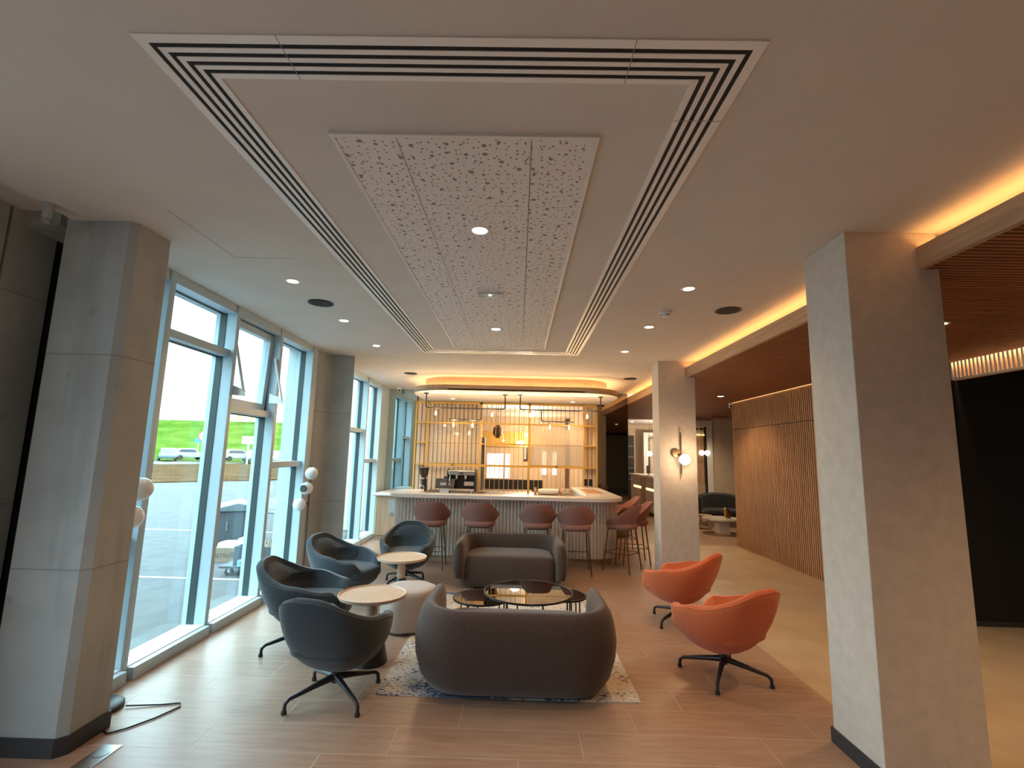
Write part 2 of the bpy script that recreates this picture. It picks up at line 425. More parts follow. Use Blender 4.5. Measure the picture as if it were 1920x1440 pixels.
# ------------------------------------------------------------------ mesh helpers
class MB:
    def __init__(s): s.v = []; s.f = []
    def add(s, vs, fs):
        o = len(s.v); s.v += [tuple(p) for p in vs]; s.f += [tuple(i+o for i in f) for f in fs]; return s
    def box(s, x0, x1, y0, y1, z0, z1):
        x0, x1 = min(x0, x1), max(x0, x1); y0, y1 = min(y0, y1), max(y0, y1); z0, z1 = min(z0, z1), max(z0, z1)
        return s.add([(x0, y0, z0), (x1, y0, z0), (x1, y1, z0), (x0, y1, z0), (x0, y0, z1), (x1, y0, z1), (x1, y1, z1), (x0, y1, z1)],
                     [(0, 3, 2, 1), (4, 5, 6, 7), (0, 1, 5, 4), (1, 2, 6, 5), (2, 3, 7, 6), (3, 0, 4, 7)])
    def prism(s, poly, z0, z1):
        n = len(poly)
        a = sum(poly[i][0]*poly[(i+1) % n][1]-poly[(i+1) % n][0]*poly[i][1] for i in range(n))
        if a < 0: poly = poly[::-1]
        vs = [(x, y, z0) for x, y in poly] + [(x, y, z1) for x, y in poly]
        fs = [tuple(range(n-1, -1, -1)), tuple(range(n, 2*n))] + [(i, (i+1) % n, n+(i+1) % n, n+i) for i in range(n)]
        return s.add(vs, fs)
    def prism_axis(s, poly, a0, a1, axis):
        """polygon in the plane across an axis, pushed along it; axis 0: poly=(y,z), 1: poly=(x,z)"""
        n = len(poly)
        if axis == 0: mk = lambda p, a: (a, p[0], p[1])
        else: mk = lambda p, a: (p[0], a, p[1])
        vs = [mk(p, a0) for p in poly] + [mk(p, a1) for p in poly]
        fs = [tuple(range(n-1, -1, -1)), tuple(range(n, 2*n))] + [(i, (i+1) % n, n+(i+1) % n, n+i) for i in range(n)]
        return s.add(vs, fs)
    def cyl(s, p0, p1, r, r1=None, n=16):
        if r1 is None: r1 = r
        p0 = Vector(p0); p1 = Vector(p1); d = (p1-p0).normalized()
        a = d.orthogonal().normalized(); b = d.cross(a)
        vs = [p0+(a*cos(2*pi*i/n)+b*sin(2*pi*i/n))*r for i in range(n)] + [p1+(a*cos(2*pi*i/n)+b*sin(2*pi*i/n))*r1 for i in range(n)]
        fs = [tuple(range(n-1, -1, -1)), tuple(range(n, 2*n))] + [(i, (i+1) % n, n+(i+1) % n, n+i) for i in range(n)]
        return s.add(vs, fs)
    def lathe(s, prof, c=(0, 0, 0), n=32, cap=True):
        """profile of (r,z) from bottom to top or any order; caps ends with r>0"""
        vs = []; fs = []; idx = []
        for r, z in prof:
            if r < 1e-6:
                idx.append([len(vs)]); vs.append((c[0], c[1], c[2]+z))
            else:
                idx.append(list(range(len(vs), len(vs)+n)))
                vs += [(c[0]+r*cos(2*pi*i/n), c[1]+r*sin(2*pi*i/n), c[2]+z) for i in range(n)]
        for a, b in zip(idx[:-1], idx[1:]):
            for i in range(n):
                j = (i+1) % n
                if len(a) == 1 and len(b) == 1: continue
                if len(a) == 1: fs.append((a[0], b[j], b[i]))
                elif len(b) == 1: fs.append((a[i], a[j], b[0]))
                else: fs.append((a[i], a[j], b[j], b[i]))
        if cap and len(idx[0]) > 1: fs.append(tuple(idx[0][::-1]))
        if cap and len(idx[-1]) > 1: fs.append(tuple(idx[-1]))
        return s.add(vs, fs)
    def sphere(s, c, r, n=24, m=14, sz=1.0):
        return s.lathe([(r*sin(pi*i/m), -r*sz*cos(pi*i/m)) if 0 < i < m else (0, -r*sz*cos(pi*i/m)) for i in range(m+1)], c, n)
    def tube(s, pts, r, n=10, radii=None):
        pts = [Vector(p) for p in pts]
        rings = []; prev = None
        for i, p in enumerate(pts):
            d = (pts[min(i+1, len(pts)-1)]-pts[max(i-1, 0)]).normalized()
            if prev is None: a = d.orthogonal().normalized()
            else:
                a = prev - d*prev.dot(d)
                a = a.normalized() if a.length > 1e-6 else d.orthogonal().normalized()
            prev = a; b = d.cross(a)
            rr = radii[i] if radii else r
            rings.append([p+(a*cos(2*pi*k/n)+b*sin(2*pi*k/n))*rr for k in range(n)])
        return s.loft(rings, caps=True)
    def loft(s, rings, caps=True, closed=True):
        n = len(rings[0]); vs = [q for r in rings for q in r]; fs = []
        for i in range(len(rings)-1):
            for k in range(n if closed else n-1):
                j = (k+1) % n
                fs.append((i*n+k, i*n+j, (i+1)*n+j, (i+1)*n+k))
        if caps:
            fs.append(tuple(range(n-1, -1, -1))); fs.append(tuple(range((len(rings)-1)*n, len(rings)*n)))
        return s.add(vs, fs)
    def rbox(s, c, h, e=0.35, n=32, m=14):
        """soft cushion: superellipsoid with half sizes h"""
        def sp(v, p): return math.copysign(abs(v)**p, v)
        prof = []
        rings = []
        for i in range(1, m):
            ph = -pi/2+pi*i/m
            rings.append([(c[0]+h[0]*sp(cos(ph), e)*sp(cos(2*pi*k/n), e), c[1]+h[1]*sp(cos(ph), e)*sp(sin(2*pi*k/n), e), c[2]+h[2]*sp(sin(ph), e)) for k in range(n)])
        return s.loft(rings)
    def build(s, name, m, parent=None, smooth=False, angle=40, bevel=0, world=False, seg=2):
        me = bpy.data.meshes.new(name)
        vs = s.v
        if parent is not None and world:
            inv = parent.matrix_basis.inverted()
            vs = [inv @ Vector(p) for p in vs]
        me.from_pydata([tuple(p) for p in vs], [], s.f)
        me.validate(); me.update()
        if isinstance(m, str): m = MATS[m]
        me.materials.append(m)
        if smooth:
            me.polygons.foreach_set('use_smooth', [True]*len(me.polygons))
            me.set_sharp_from_angle(angle=radians(angle))
        o = bpy.data.objects.new(name, me); COL.objects.link(o)
        if parent is not None: o.parent = parent
        if bevel:
            bv = o.modifiers.new('bevel', 'BEVEL'); bv.width = bevel; bv.segments = seg; bv.limit_method = 'ANGLE'
            bv.angle_limit = radians(40)
        return o

def rounded(poly, r, n=6):
    """round the corners of a 2-D polygon"""
    out = []; N = len(poly)
    for i in range(N):
        p0 = Vector(poly[i-1]); p = Vector(poly[i]); p1 = Vector(poly[(i+1) % N])
        rr = r[i] if isinstance(r, (list, tuple)) else r
        if rr <= 0: out.append(tuple(p)); continue
        a = (p0-p).normalized(); b = (p1-p).normalized()
        ang = a.angle(b); d = rr/math.tan(ang/2)
        c = p+(a+b).normalized()*(rr/sin(ang/2))
        s0 = p+a*d; s1 = p+b*d
        t0 = atan2(s0.y-c.y, s0.x-c.x); t1 = atan2(s1.y-c.y, s1.x-c.x)
        dt = (t1-t0+pi) % (2*pi)-pi
        for k in range(n+1):
            t = t0+dt*k/n; out.append((c.x+rr*cos(t), c.y+rr*sin(t)))
    return out

def tag(o, label=None, cat=None, group=None, kind=None):
    if label: o['label'] = label
    if cat: o['category'] = cat
    if group: o['group'] = group
    if kind: o['kind'] = kind
    return o

def thing(name, label, cat, loc=(0, 0, 0), rz=0.0, group=None, kind=None):
    o = bpy.data.objects.new(name, None); COL.objects.link(o)
    o.empty_display_size = 0.1
    o.location = loc; o.rotation_euler = (0, 0, rz)
    o.matrix_basis = Matrix.Translation(loc) @ Matrix.Rotation(rz, 4, 'Z')
    return tag(o, label, cat, group, kind)

def struct(name, mb, m, parent=None, **kw):
    o = mb.build(name, m, parent, **kw)
    if parent is None: o['kind'] = 'structure'
    return o

def dup(root, loc, rz, label, group=None):
    r = root.copy(); COL.objects.link(r)
    r.matrix_basis = Matrix.Translation(loc) @ Matrix.Rotation(rz, 4, 'Z')
    r['label'] = label
    if group: r['group'] = group
    for ch in list(root.children):
        c = ch.copy(); COL.objects.link(c); c.parent = r
        for g in list(ch.children):
            d = g.copy(); COL.objects.link(d); d.parent = c
    return r

def spot(name, loc, power, col=WARM, size=radians(130), blend=0.8, rad=0.05, parent=None):
    l = bpy.data.lights.new(name, 'SPOT'); l.energy = power; l.color = col
    l.spot_size = size; l.spot_blend = blend; l.shadow_soft_size = rad
    o = bpy.data.objects.new(name, l); COL.objects.link(o)
    o.location = loc
    if parent is not None: o.parent = parent
    return o

def point(name, loc, power, col=WARM, rad=0.05):
    l = bpy.data.lights.new(name, 'POINT'); l.energy = power; l.color = col; l.shadow_soft_size = rad
    o = bpy.data.objects.new(name, l); COL.objects.link(o); o.location = loc
    return o

# ================================================================== SETTING
# floors
struct('floor', MB().box(-3.0, 2.25, -6, 10.8, -0.2, 0.0).box(-3.4, -3.0, -6, 3.2, -0.2, 0.0), 'wood_look_tile')
struct('floor_stone', MB().box(2.25, 10, -6, 10.08, -0.2, 0.0), 'beige_stone')
struct('floor_lobby', MB().box(2.25, 10, 10.08, 20, -0.2, 0.0).box(-5.0, 2.25, 10.8, 20, -0.2, 0.0), 'wood_look_tile')
# ceilings (lounge, opened for the beam side)
struct('ceiling', MB().box(-3.1, 2.9, 2.96, 10.74, HC, HC+0.3).box(-2.84, 2.9, -6, 2.96, HC, HC+0.3)
       .box(-3.5, 2.9, -6, 3.26, HC+0.075, HC+0.3), 'ceiling_paint')
# ceiling access hatch line
struct('trim_1', MB().box(-2.13, -2.125, 2.72, 3.42, HC-0.001, HC+0.01).box(-2.13, -1.70, 3.42, 3.425, HC-0.001, HC+0.01), 'grey_plastic')

# wooden light cove beam over the columns
def cove(y0, y1):
    b = MB().box(2.39, 2.43, y0, y1, 2.85, 2.985)
    b.box(2.43, 2.60, y0, y1, 2.905, 2.93).box(2.455, 2.505, y0, y1, 2.93, 2.952)
    o = struct('beam', b, 'oak_y')
    MB().box(2.46, 2.50, y0, y1, 2.952, 2.964).build('led_strip', 'led_strip', o)
    MB().box(2.60, 2.62, y0, y1, 2.905, HC).build('back_board', 'oak_y', o)
    return o
cove(-6, 2.845)
cove(3.27, 6.985)
cove(7.32, 10.72)

# lower slatted ceiling over the corridor
sl = MB().box(2.625, 10, -6, 15.0, 2.90, 3.2)
struct('ceiling_slatted', sl, 'slot_black')
sl = MB()
y = -2.0
while y < 15.0:
    sl.box(2.54 if (2.83 < y < 3.28 or 6.95 < y < 7.33) else 2.431, 9.5, y, y+0.026, 2.85, 2.90); y += 0.042
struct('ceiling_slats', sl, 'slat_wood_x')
struct('ceiling_lobby', MB().box(-5, 10, 15.0, 20, 2.95, 3.2).box(-5, 2.6, 10.8, 15.0, 2.95, 3.2), 'white_paint')

# clad columns
def clad(x0, x1, y0, y1):
    o = struct('column_clad', MB().box(x0, x1, y0, y1, 0, HC), 'column_plaster', bevel=0.004)
    MB().box(x0-0.012, x1+0.012, y0-0.012, y1+0.012, 0, 0.085).build('baseboard', 'baseboard_black', o)
    return o
clad(1.965, 2.52, 2.845, 3.27)
clad(2.005, 2.53, 6.985, 7.32)

# concrete column beside the camera, and the wall panels left of it
poly = [(-2.875, 2.87), (-2.475, 2.87), (-2.435, 2.91), (-2.43, 3.17), (-2.875, 3.17)]
o = struct('column_concrete', MB().prism(poly, 0, HC+0.02), 'concrete')
MB().prism([(-2.887, 2.858), (-2.47, 2.858), (-2.423, 2.905), (-2.418, 3.18), (-2.887, 3.18)], 0.0, 0.095).build('baseboard', 'baseboard_black', o)
wl = MB().box(-3.4, -3.2, 1.6, 2.822, 0, HC+0.08).box(-3.4, -3.2, 2.842, 3.145, 0, HC+0.08)
struct('wall_left', wl, 'concrete_panel')
struct('trim_2', MB().box(-3.45, -2.9, 3.20, 3.26, 0, HC+0.08).box(-3.45, -3.4, 2.7, 3.2, 0, HC+0.08).box(-3.3, -3.25, 2.80, 2.86, 0, HC+0.08), 'gasket')
# second concrete column
o = struct('column_concrete', MB().prism([(-2.95, 6.60), (-2.87, 6.60), (-2.745, 7.06), (-2.45, 7.10), (-2.92, 7.75), (-2.95, 7.75)], 0, HC+0.02), 'concrete')
MB().prism([(-2.765, 7.045), (-2.425, 7.088), (-2.80, 7.62)], 0, 0.08).build('baseboard', 'baseboard_black', o)

# ------------------------------------------------------------------ facade windows
def window(n, X, y0, y1, transoms, g0, g1, z1=3.0, headz=HC):
    """y0..y1 whole unit, g0..g1 glass; X the inner face"""
    w = thing('window_%d' % n, None, None, (X, (y0+y1)/2, 0), kind='structure')
    D = 0.215; G = 0.172
    fr = MB().box(X-D, X, y0, g0, 0.0, headz).box(X-D, X, g1, y1, 0.0, headz)
    fr.box(X-D, X+0.05, g0-0.001, g1+0.001, 0.0, 0.085).box(X-D, X-0.01, g0, g1, z1, headz)
    for z in transoms: fr.box(X-D, X-0.05, g0, g1, z-0.035, z+0.035)
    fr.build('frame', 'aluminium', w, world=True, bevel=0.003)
    gk = MB()
    zs = [0.085]+list(transoms)+[z1]
    for a, b in zip(zs[:-1], zs[1:]):
        a = a+(0.035 if a > 0.1 else 0.0); b = b-(0.035 if b < z1 else 0)
        gk.box(X-G+0.004, X-0.105, g1-0.006, g1-0.001, a, b)
        gk.box(X-G-0.004, X-G+0.02, g0+0.001, g0+0.010, a, b)
        gk.box(X-G+0.004, X-G+0.03, g0+0.01, g1-0.006, b-0.010, b-0.001)
        if n == 3 and a > 2.0: continue
        MB().box(X-G-0.003, X-G+0.003, g0, g1, a, b).build('pane', 'window_glass', w, world=True)
    gk.build('gasket', 'gasket', w, world=True)
    MB().box(X-G+0.01, X-0.004, g0, g1, 0.084, 0.092).build('sill', 'alu_white', w, world=True)
    return w
XF = -2.80
window(1, XF, 3.17, 3.735, [0.97], 3.22, 3.71)
window(2, XF, 3.735, 4.68, [2.60], 3.775, 4.655)
w3 = window(3, XF, 4.68, 5.588, [2.07], 4.71, 5.56)
window(4, XF, 5.588, 6.63, [1.50], 5.62, 6.47)
X2 = -2.87
window(5, X2, 7.75, 9.215, [2.06], 8.34, 9.19)
window(6, X2, 9.215, 10.72, [1.50], 9.245, 10.12)
# tilted vent sash at the top of window 3, hinged at its head, opened outward
sash = thing('sash', None, None, (XF-0.10, 5.135, 2.97))
sash.parent = w3
sash.matrix_basis = Matrix.Translation((-0.11, 0.001, 2.985)) @ Matrix.Rotation(radians(2.5), 4, 'Y')
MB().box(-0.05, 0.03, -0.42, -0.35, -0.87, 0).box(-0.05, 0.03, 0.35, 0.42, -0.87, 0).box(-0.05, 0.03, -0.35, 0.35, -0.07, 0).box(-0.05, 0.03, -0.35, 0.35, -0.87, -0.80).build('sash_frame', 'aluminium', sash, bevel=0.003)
MB().box(-0.02, -0.014, -0.35, 0.35, -0.80, -0.07).build('sash_pane', 'window_glass', sash)
for s_, nm in ((1, 'stay'), (-1, 'stay')):
    yy = 5.135+s_*0.395
    st = MB().tube([(XF-0.035, yy, 2.72), (XF+0.085, yy, 2.24)], 0.014, 8)
    st.prism_axis([(XF-0.06, 2.20), (XF+0.10, 2.19), (XF+0.10, 2.25), (XF-0.06, 2.31)], yy-0.008, yy+0.008, 1)
    st.build(nm, 'alu_white', w3, world=True)
# wall strip between facade head and outdoors
struct('wall_facade', MB().box(-3.2, -2.95, 2.9, 10.9, HC-0.02, HC+0.5).box(-3.2, -2.9, 6.6, 7.9, 0, HC), 'concrete')

# ------------------------------------------------------------------ right-hand side
# slatted wall
sw = MB()
y = 5.62
while y < 10.12:
    sw.box(4.41, 4.425, y, y+0.025, 0.0, 2.30).box(4.41, 4.425, y, y+0.025, 2.312, 2.83); y += 0.052
struct('wall_slats', sw, 'slat_wood_z')
struct('wall_right', MB().box(4.425, 4.60, 5.57, 10.13, 0, 2.85), 'slot_black')
o = struct('trim_3', MB().box(4.41, 4.50, 5.6, 10.13, 2.83, 2.85), 'slat_wood_z')
MB().box(4.390, 4.40, 5.7, 10.1, 2.845, 2.849).build('led_strip', 'led_dim', o)
struct('wall_dark', MB().box(4.60, 9.0, 5.57, 5.70, 0.0, 2.86), 'black_wall')
struct('baseboard_dark', MB().box(4.60, 9.0, 5.55, 5.572, 0.0, 0.05), 'baseboard_black')
# slatted fascia hanging in front of the dark wall
fa = MB().box(4.92, 4.975, 3.0, 5.55, 2.64, 2.66).box(4.92, 4.975, 3.0, 5.55, 2.845, 2.866)
y = 3.0
while y < 5.55:
    fa.box(4.925, 4.95, y, y+0.022, 2.66, 2.845); y += 0.047
o = struct('fascia', fa, 'boards')
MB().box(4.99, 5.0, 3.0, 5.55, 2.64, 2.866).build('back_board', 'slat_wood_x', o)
MB().box(4.955, 4.985, 3.0, 5.55, 2.838, 2.845).build('led_strip', 'led_soft', o)

# walls that close the building out of view
struct('wall_back', MB().box(-5, 10, -6.1, -6, 0, 3.4), 'cream_wall')
struct('wall_side', MB().box(9.0, 9.2, -6, 20, 0, 3.2), 'cream_wall')
struct('wall_front_left', MB().box(-3.4, -3.2, -6, 1.6, 0, 0.1).box(-3.4, -3.2, -6, 0.1, 0.1, 3.4).box(-3.4, -3.2, 0.1, 1.6, 3.0, 3.4), 'concrete_panel')  # unseen opening left here, shaped to put cool daylight on the concrete column

# ------------------------------------------------------------------ lobby beyond
YW = 14.0
struct('wall_lobby', MB().box(5.50, 9, YW, YW+0.12, 0, 2.86).box(4.6, 5.50, YW+0.02, YW+0.12, 2.70, 2.86), 'cream_wall')
struct('baseboard_lobby', MB().box(5.5, 9, YW-0.015, YW, 0, 0.09), 'baseboard_black')
struct('wall_lobby_end', MB().box(-5, 9, 18.6, 18.8, 0, 3.0), 'cream_wall')
struct('wall_restaurant_left', MB().box(-5.0, -4.8, 10.8, 18.6, 0, 3.0), 'cream_wall')
# white framed opening with a lit fretwork wood wall behind it
of = thing('framed_opening', 'tall white framed wall opening with patterned orange wood panel, behind the dark sofa', 'wall opening', (5.2, YW, 0))
MB().box(5.34, 5.50, YW-0.05, YW+0.12, 0.1, 2.78).box(4.60, 5.34, YW-0.05, YW+0.12, 2.61, 2.78).build('white_frame', 'white_paint', of, world=True, bevel=0.004)
MB().box(5.30, 5.34, YW-0.03, YW+0.1, 0.1, 2.61).build('inner_edge', 'black_metal', of, world=True)
MB().box(4.60, 5.34, YW+0.06, YW+0.12, 0.0, 0.98).build('lower_panel', 'oak_z', of, world=True)
MB().box(4.60, 5.34, YW+0.09, YW+0.12, 0.98, 2.36).build('wood_panel', 'slat_wood_z', of, world=True)
lat = MB()
for k in range(-6, 16):
    x0 = 4.6+k*0.1
    for sg in (1, -1):
        p = []
        for i in range(15):
            z = 0.98+1.38*i/14
            x = x0+sg*0.09*sin(i*pi/3.5)
            p.append((min(5.335, max(4.605, x)), YW+0.085, z))
        if 4.6 < x0 < 5.34: lat.tube(p, 0.008, 5)
lat.build('fretwork', 'oak_z', of, world=True)
MB().box(4.60, 5.30, YW+0.0, YW+0.02, 2.36, 2.38).build('led_strip', 'wall_led', of, world=True)
MB().box(4.60, 5.30, YW+0.05, YW+0.12, 2.38, 2.61).build('head_panel', 'white_paint', of, world=True)
for x in (4.86, 5.02, 5.17):
    MB().box(x, x+0.11, YW+0.03, YW+0.06, 2.52, 2.57).build('grille', 'black_metal', of, world=True)

def globe_light(x, y, z, r, ztop, label, m='globe_lit'):
    g = thing('globe_pendant', label, 'pendant light', (x, y, z), 0, 'globe lights in the lobby')
    MB().sphere((0, 0, 0), r).build('globe', m, g, smooth=True)
    MB().cyl((0, 0, r*0.9), (0, 0, ztop-z), 0.006).build('rod', 'brass', g)
    MB().cyl((0, 0, r*0.9), (0, 0, r*1.15), 0.02).build('cap', 'brass', g)
    return g
globe_light(5.13, 13.8, 1.868, 0.075, 2.85, 'round lit globe beside the far clad column, left of its pair over the dark sofa')
globe_light(5.29, 13.8, 1.868, 0.075, 2.85, 'round lit globe nearest the white frame edge above the dark sofa')
globe_light(4.35, 16.3, 1.83, 0.085, 2.95, 'round lit globe hanging above the white reception desk')

# dark sofa, marble table and vases
sf = thing('lobby_sofa', 'black upholstered sofa with curved back behind the marble table', 'sofa', (5.35, 13.15, 0))
rings = []
for i in range(17):
    a = -pi*0.5+pi*i/16
    x = 0.62*math.copysign(abs(sin(a))**0.7, a); yb = 0.30*abs(cos(a))**0.7
    zt = 0.80-0.10*abs(sin(a))**2
    rings.append([(x*0.93, yb*0.85, 0.26), (x*1.0, yb*1.0, 0.5), (x*1.0, yb*1.05, zt), (x*0.94, yb*0.9-0.03, zt+0.02), (x*0.88, yb*0.75-0.09, zt-0.03), (x*0.86, yb*0.7-0.1, 0.3)])
MB().loft(rings).build('backrest', 'black_fabric', sf, smooth=True, angle=60)
MB().rbox((0, -0.1, 0.34), (0.55, 0.36, 0.10), 0.4).build('seat', 'black_fabric', sf, smooth=True)
for x in (-0.48, 0.48):
    for y in (-0.3, 0.2): MB().cyl((x, y, 0), (x*0.95, y*0.95, 0.27), 0.015, 0.022).build('leg', 'oak_z', sf)
tb = thing('marble_table', 'low white marble table on square block leg by the slatted wall', 'coffee table', (4.78, 11.75, 0))
top = [(0.43*math.copysign(abs(cos(2*pi*i/40))**0.8, cos(2*pi*i/40)), 0.40*sin(2*pi*i/40)) for i in range(40)]
MB().prism(top, 0.315, 0.35).build('tabletop', 'marble', tb, bevel=0.005)
MB().box(-0.13, 0.13, -0.15, 0.12, 0, 0.315).build('pedestal', 'marble', tb, bevel=0.004)
st = thing('lobby_stool', 'small pale wooden leg frame partly hidden beneath the marble table', 'stool', (4.66, 12.45, 0))
MB().cyl((0, 0, 0.30), (0, 0, 0.335), 0.17, n=24).build('seat', 'oak_x', st)
for a in (0.6, 2.2, 3.8, 5.4): MB().cyl((0.16*cos(a), 0.16*sin(a), 0), (0.11*cos(a), 0.11*sin(a), 0.30), 0.014).build('leg', 'oak_z', st)
vs = thing('vase', 'tall gold vase standing on the marble table', 'vase', (4.83, 11.62, 0.35))
MB().lathe([(0, 0), (0.042, 0), (0.046, 0.03), (0.038, 0.09), (0.042, 0.15), (0.052, 0.20), (0.046, 0.24), (0.030, 0.245), (0.028, 0.23), (0, 0.22)]).build('body', 'brass', vs, smooth=True)
vs = thing('vase', 'dark copper vase tucked behind the gold vase', 'vase', (4.93, 11.72, 0.35))
MB().lathe([(0, 0), (0.04, 0), (0.058, 0.06), (0.05, 0.12), (0.026, 0.16), (0.022, 0.22), (0.032, 0.235), (0.02, 0.23), (0, 0.2)]).build('body', 'copper_red', vs, smooth=True)

# reception desk
dk = thing('reception_desk', 'white panelled reception desk with glowing niches, past the bar stools', 'reception desk', (4.3, 15.9, 0))
MB().box(3.98, 4.7, 14.45, 17.4, 0.10, 1.10).build('carcass', 'white_paint', dk, world=True)
MB().box(3.92, 4.75, 14.4, 17.45, 1.10, 1.15).build('worktop', 'worktop_white', dk, world=True, bevel=0.006)
MB().box(4.0, 4.7, 14.5, 17.4, 0.0, 0.10).build('plinth', 'baseboard_black', dk, world=True)
for a, b in ((14.5, 15.35), (15.95, 16.95)):
    MB().box(3.95, 3.985, a, b, 0.14, 0.72).build('front_panel', 'flute_plaster', dk, world=True, bevel=0.006)
    MB().box(3.95, 3.985, a, b, 0.80, 1.07).build('upper_panel', 'flute_plaster', dk, world=True, bevel=0.006)
    MB().box(3.96, 3.98, a+0.02, b-0.02, 0.735, 0.785).build('led_niche', 'wall_led', dk, world=True)
MB().box(3.955, 3.985, 15.42, 15.88, 0.12, 1.09).build('centre_panel', 'oak_z', dk, world=True)
fr = thing('wall_panel', 'white framed beige wall panel behind the reception desk', 'wall panel', (4.6, 18.2, 0))
MB().box(4.62, 4.78, 18.1, 18.3, 0.0, 2.62).box(4.78, 6.2, 18.1, 18.3, 2.50, 2.62).build('white_frame', 'white_paint', fr, world=True, bevel=0.004)
MB().box(4.78, 6.2, 18.2, 18.3, 0.0, 2.50).build('panel', 'cream_wall', fr, world=True)
MB().box(4.79, 4.86, 18.15, 18.2, 0.6, 2.44).box(4.86, 6.1, 18.15, 18.2, 2.39, 2.44).build('black_inlay', 'black_metal', fr, world=True)
dl = thing('dark_shelf', 'dark shelving unit beyond the desk next to the bronze mirror', 'shelf', (4.25, 18.3, 0))
MB().box(3.6, 4.30, 18.25, 18.55, 0, 2.50).build('carcass', 'black_wall', dl, world=True)
for z in (0.9, 1.3, 1.7, 2.1): MB().box(3.62, 4.28, 18.22, 18.30, z, z+0.02).build('shelf', 'grey_plastic', dl, world=True)
mo = thing('monitor', 'small grey monitor standing on the reception desk', 'monitor', (4.1, 15.55, 1.15))
MB().box(-0.01, 0.01, -0.18, 0.18, 0.06, 0.30).build('screen', 'grey_plastic', mo, bevel=0.003)
MB().box(-0.06, 0.06, -0.08, 0.08, 0, 0.01).box(-0.01, 0.01, -0.02, 0.02, 0.01, 0.08).build('stand', 'grey_plastic', mo)

# ------------------------------------------------------------------ restaurant behind the bar lattice
struct('wall_restaurant', MB().box(-1.5, 1.6, 16.6, 16.7, 2.3, 2.95).box(-0.05, 1.6, 16.6, 16.7, 0, 2.3).box(-1.5, -1.35, 16.6, 16.7, 0, 2.3), 'cream_wall')
struct('trim_4', MB().box(-1.3, 1.6, 16.52, 16.60, 1.95, 2.45), 'gold_paint')
struct('wall_partition', MB().box(1.75, 1.9, 10.86, 16.6, 0, 2.95), 'cream_wall')
wn = thing('window_7', None, None, (-0.7, 16.65, 0), kind='structure')
MB().box(-1.35, -0.05, 16.62, 16.68, 0.0, 0.9).box(-1.35, -0.05, 16.62, 16.68, 1.72, 2.3).box(-1.35, -1.02, 16.62, 16.68, 0.9, 1.72).box(-0.25, -0.05, 16.62, 16.68, 0.9, 1.72).box(-0.47, -0.41, 16.62, 16.68, 0.9, 1.72).build('frame', 'cream_wall', wn, world=True)
MB().box(-1.02, -0.25, 16.66, 16.67, 0.9, 1.72).build('pane', 'window_lit', wn, world=True)
cu = MB(); pts = []
for i in range(60):
    x = -1.22+0.40*i/59
    pts.append((x, 12.4+0.045*sin(i*0.95)))
cu.loft([[(x, y, 0.0) for x, y in pts]+[(x, y+0.012, 0.0) for x, y in pts[::-1]], [(x, y, 2.1) for x, y in pts]+[(x, y+0.012, 2.1) for x, y in pts[::-1]]])
tag(cu.build('curtain', 'curtain_fabric', None, smooth=True), 'pleated grey blue curtain seen through the gold lattice', 'curtain')
bn = thing('banquette', 'long dark bench sofa seen through the gold lattice', 'bench', (0.3, 14.3, 0))
MB().box(-1.15, 0.75, 14.3, 14.45, 0.0, 0.98).build('backrest', 'black_fabric', bn, world=True, bevel=0.03)
MB().box(-1.15, 0.75, 13.75, 14.3, 0.0, 0.46).build('seat', 'black_fabric', bn, world=True, bevel=0.04)
bt = thing('dining_table', 'dark dining table in front of the bench sofa behind the lattice', 'table', (-0.3, 13.3, 0))
MB().box(-0.9, 0.7, -0.3, 0.3, 0.71, 0.75).build('tabletop', 'dark_wood', bt, bevel=0.005)
for x in (-0.6, 0.4): MB().cyl((x, 0, 0), (x, 0, 0.71), 0.04).build('leg', 'black_metal', bt)
ac = thing('armchair', 'white rounded armchair seen through the lattice by the tray', 'armchair', (1.02, 13.0, 0), radians(20))
rg = []
for i in range(25):
    a = -2.2+4.4*i/24
    R = 0.36; zt = 0.86-0.10*abs(a/2.2)**3
    d = Vector((sin(a), -cos(a)))
    rg.append([(d.x*R*0.72, d.y*R*0.72, 0.38), (d.x*R*0.95, d.y*R*0.95, 0.55), (d.x*R, d.y*R, zt-0.02), (d.x*(R-0.03), d.y*(R-0.03), zt), (d.x*(R-0.07), d.y*(R-0.07), zt-0.04), (d.x*(R-0.10), d.y*(R-0.10), 0.45)])
MB().loft(rg).build('backrest', 'white_fabric', ac, smooth=True, angle=70)
MB().rbox((0, 0, 0.44), (0.29, 0.29, 0.07), 0.6).build('seat', 'white_fabric', ac, smooth=True)
for a in (0.8, 2.4, 3.9, 5.5): MB().cyl((0.26*cos(a), 0.26*sin(a), 0), (0.2*cos(a), 0.2*sin(a), 0.40), 0.016).build('leg', 'dark_wood', ac)
tt = thing('dining_table', 'small wood topped table right of the white armchair', 'table', (1.45, 13.7, 0))
MB().box(-0.22, 0.22, -0.3, 0.3, 0.72, 0.76).build('tabletop', 'tray_wood', tt)
MB().cyl((0, 0, 0), (0, 0, 0.72), 0.05).build('leg', 'dark_wood', tt)
ln = thing('lantern_pendant', 'dark caged lantern hanging in the room behind the lattice', 'pendant light', (-0.5, 12.0, 2.25))
MB().lathe([(0.04, -0.17), (0.11, -0.08), (0.115, 0.0), (0.10, 0.08), (0.05, 0.15)], n=14).build('shade', 'dark_wood', ln)
MB().cyl((0, 0, 0.15), (0, 0, 0.70), 0.006).build('cord', 'black_metal', ln)
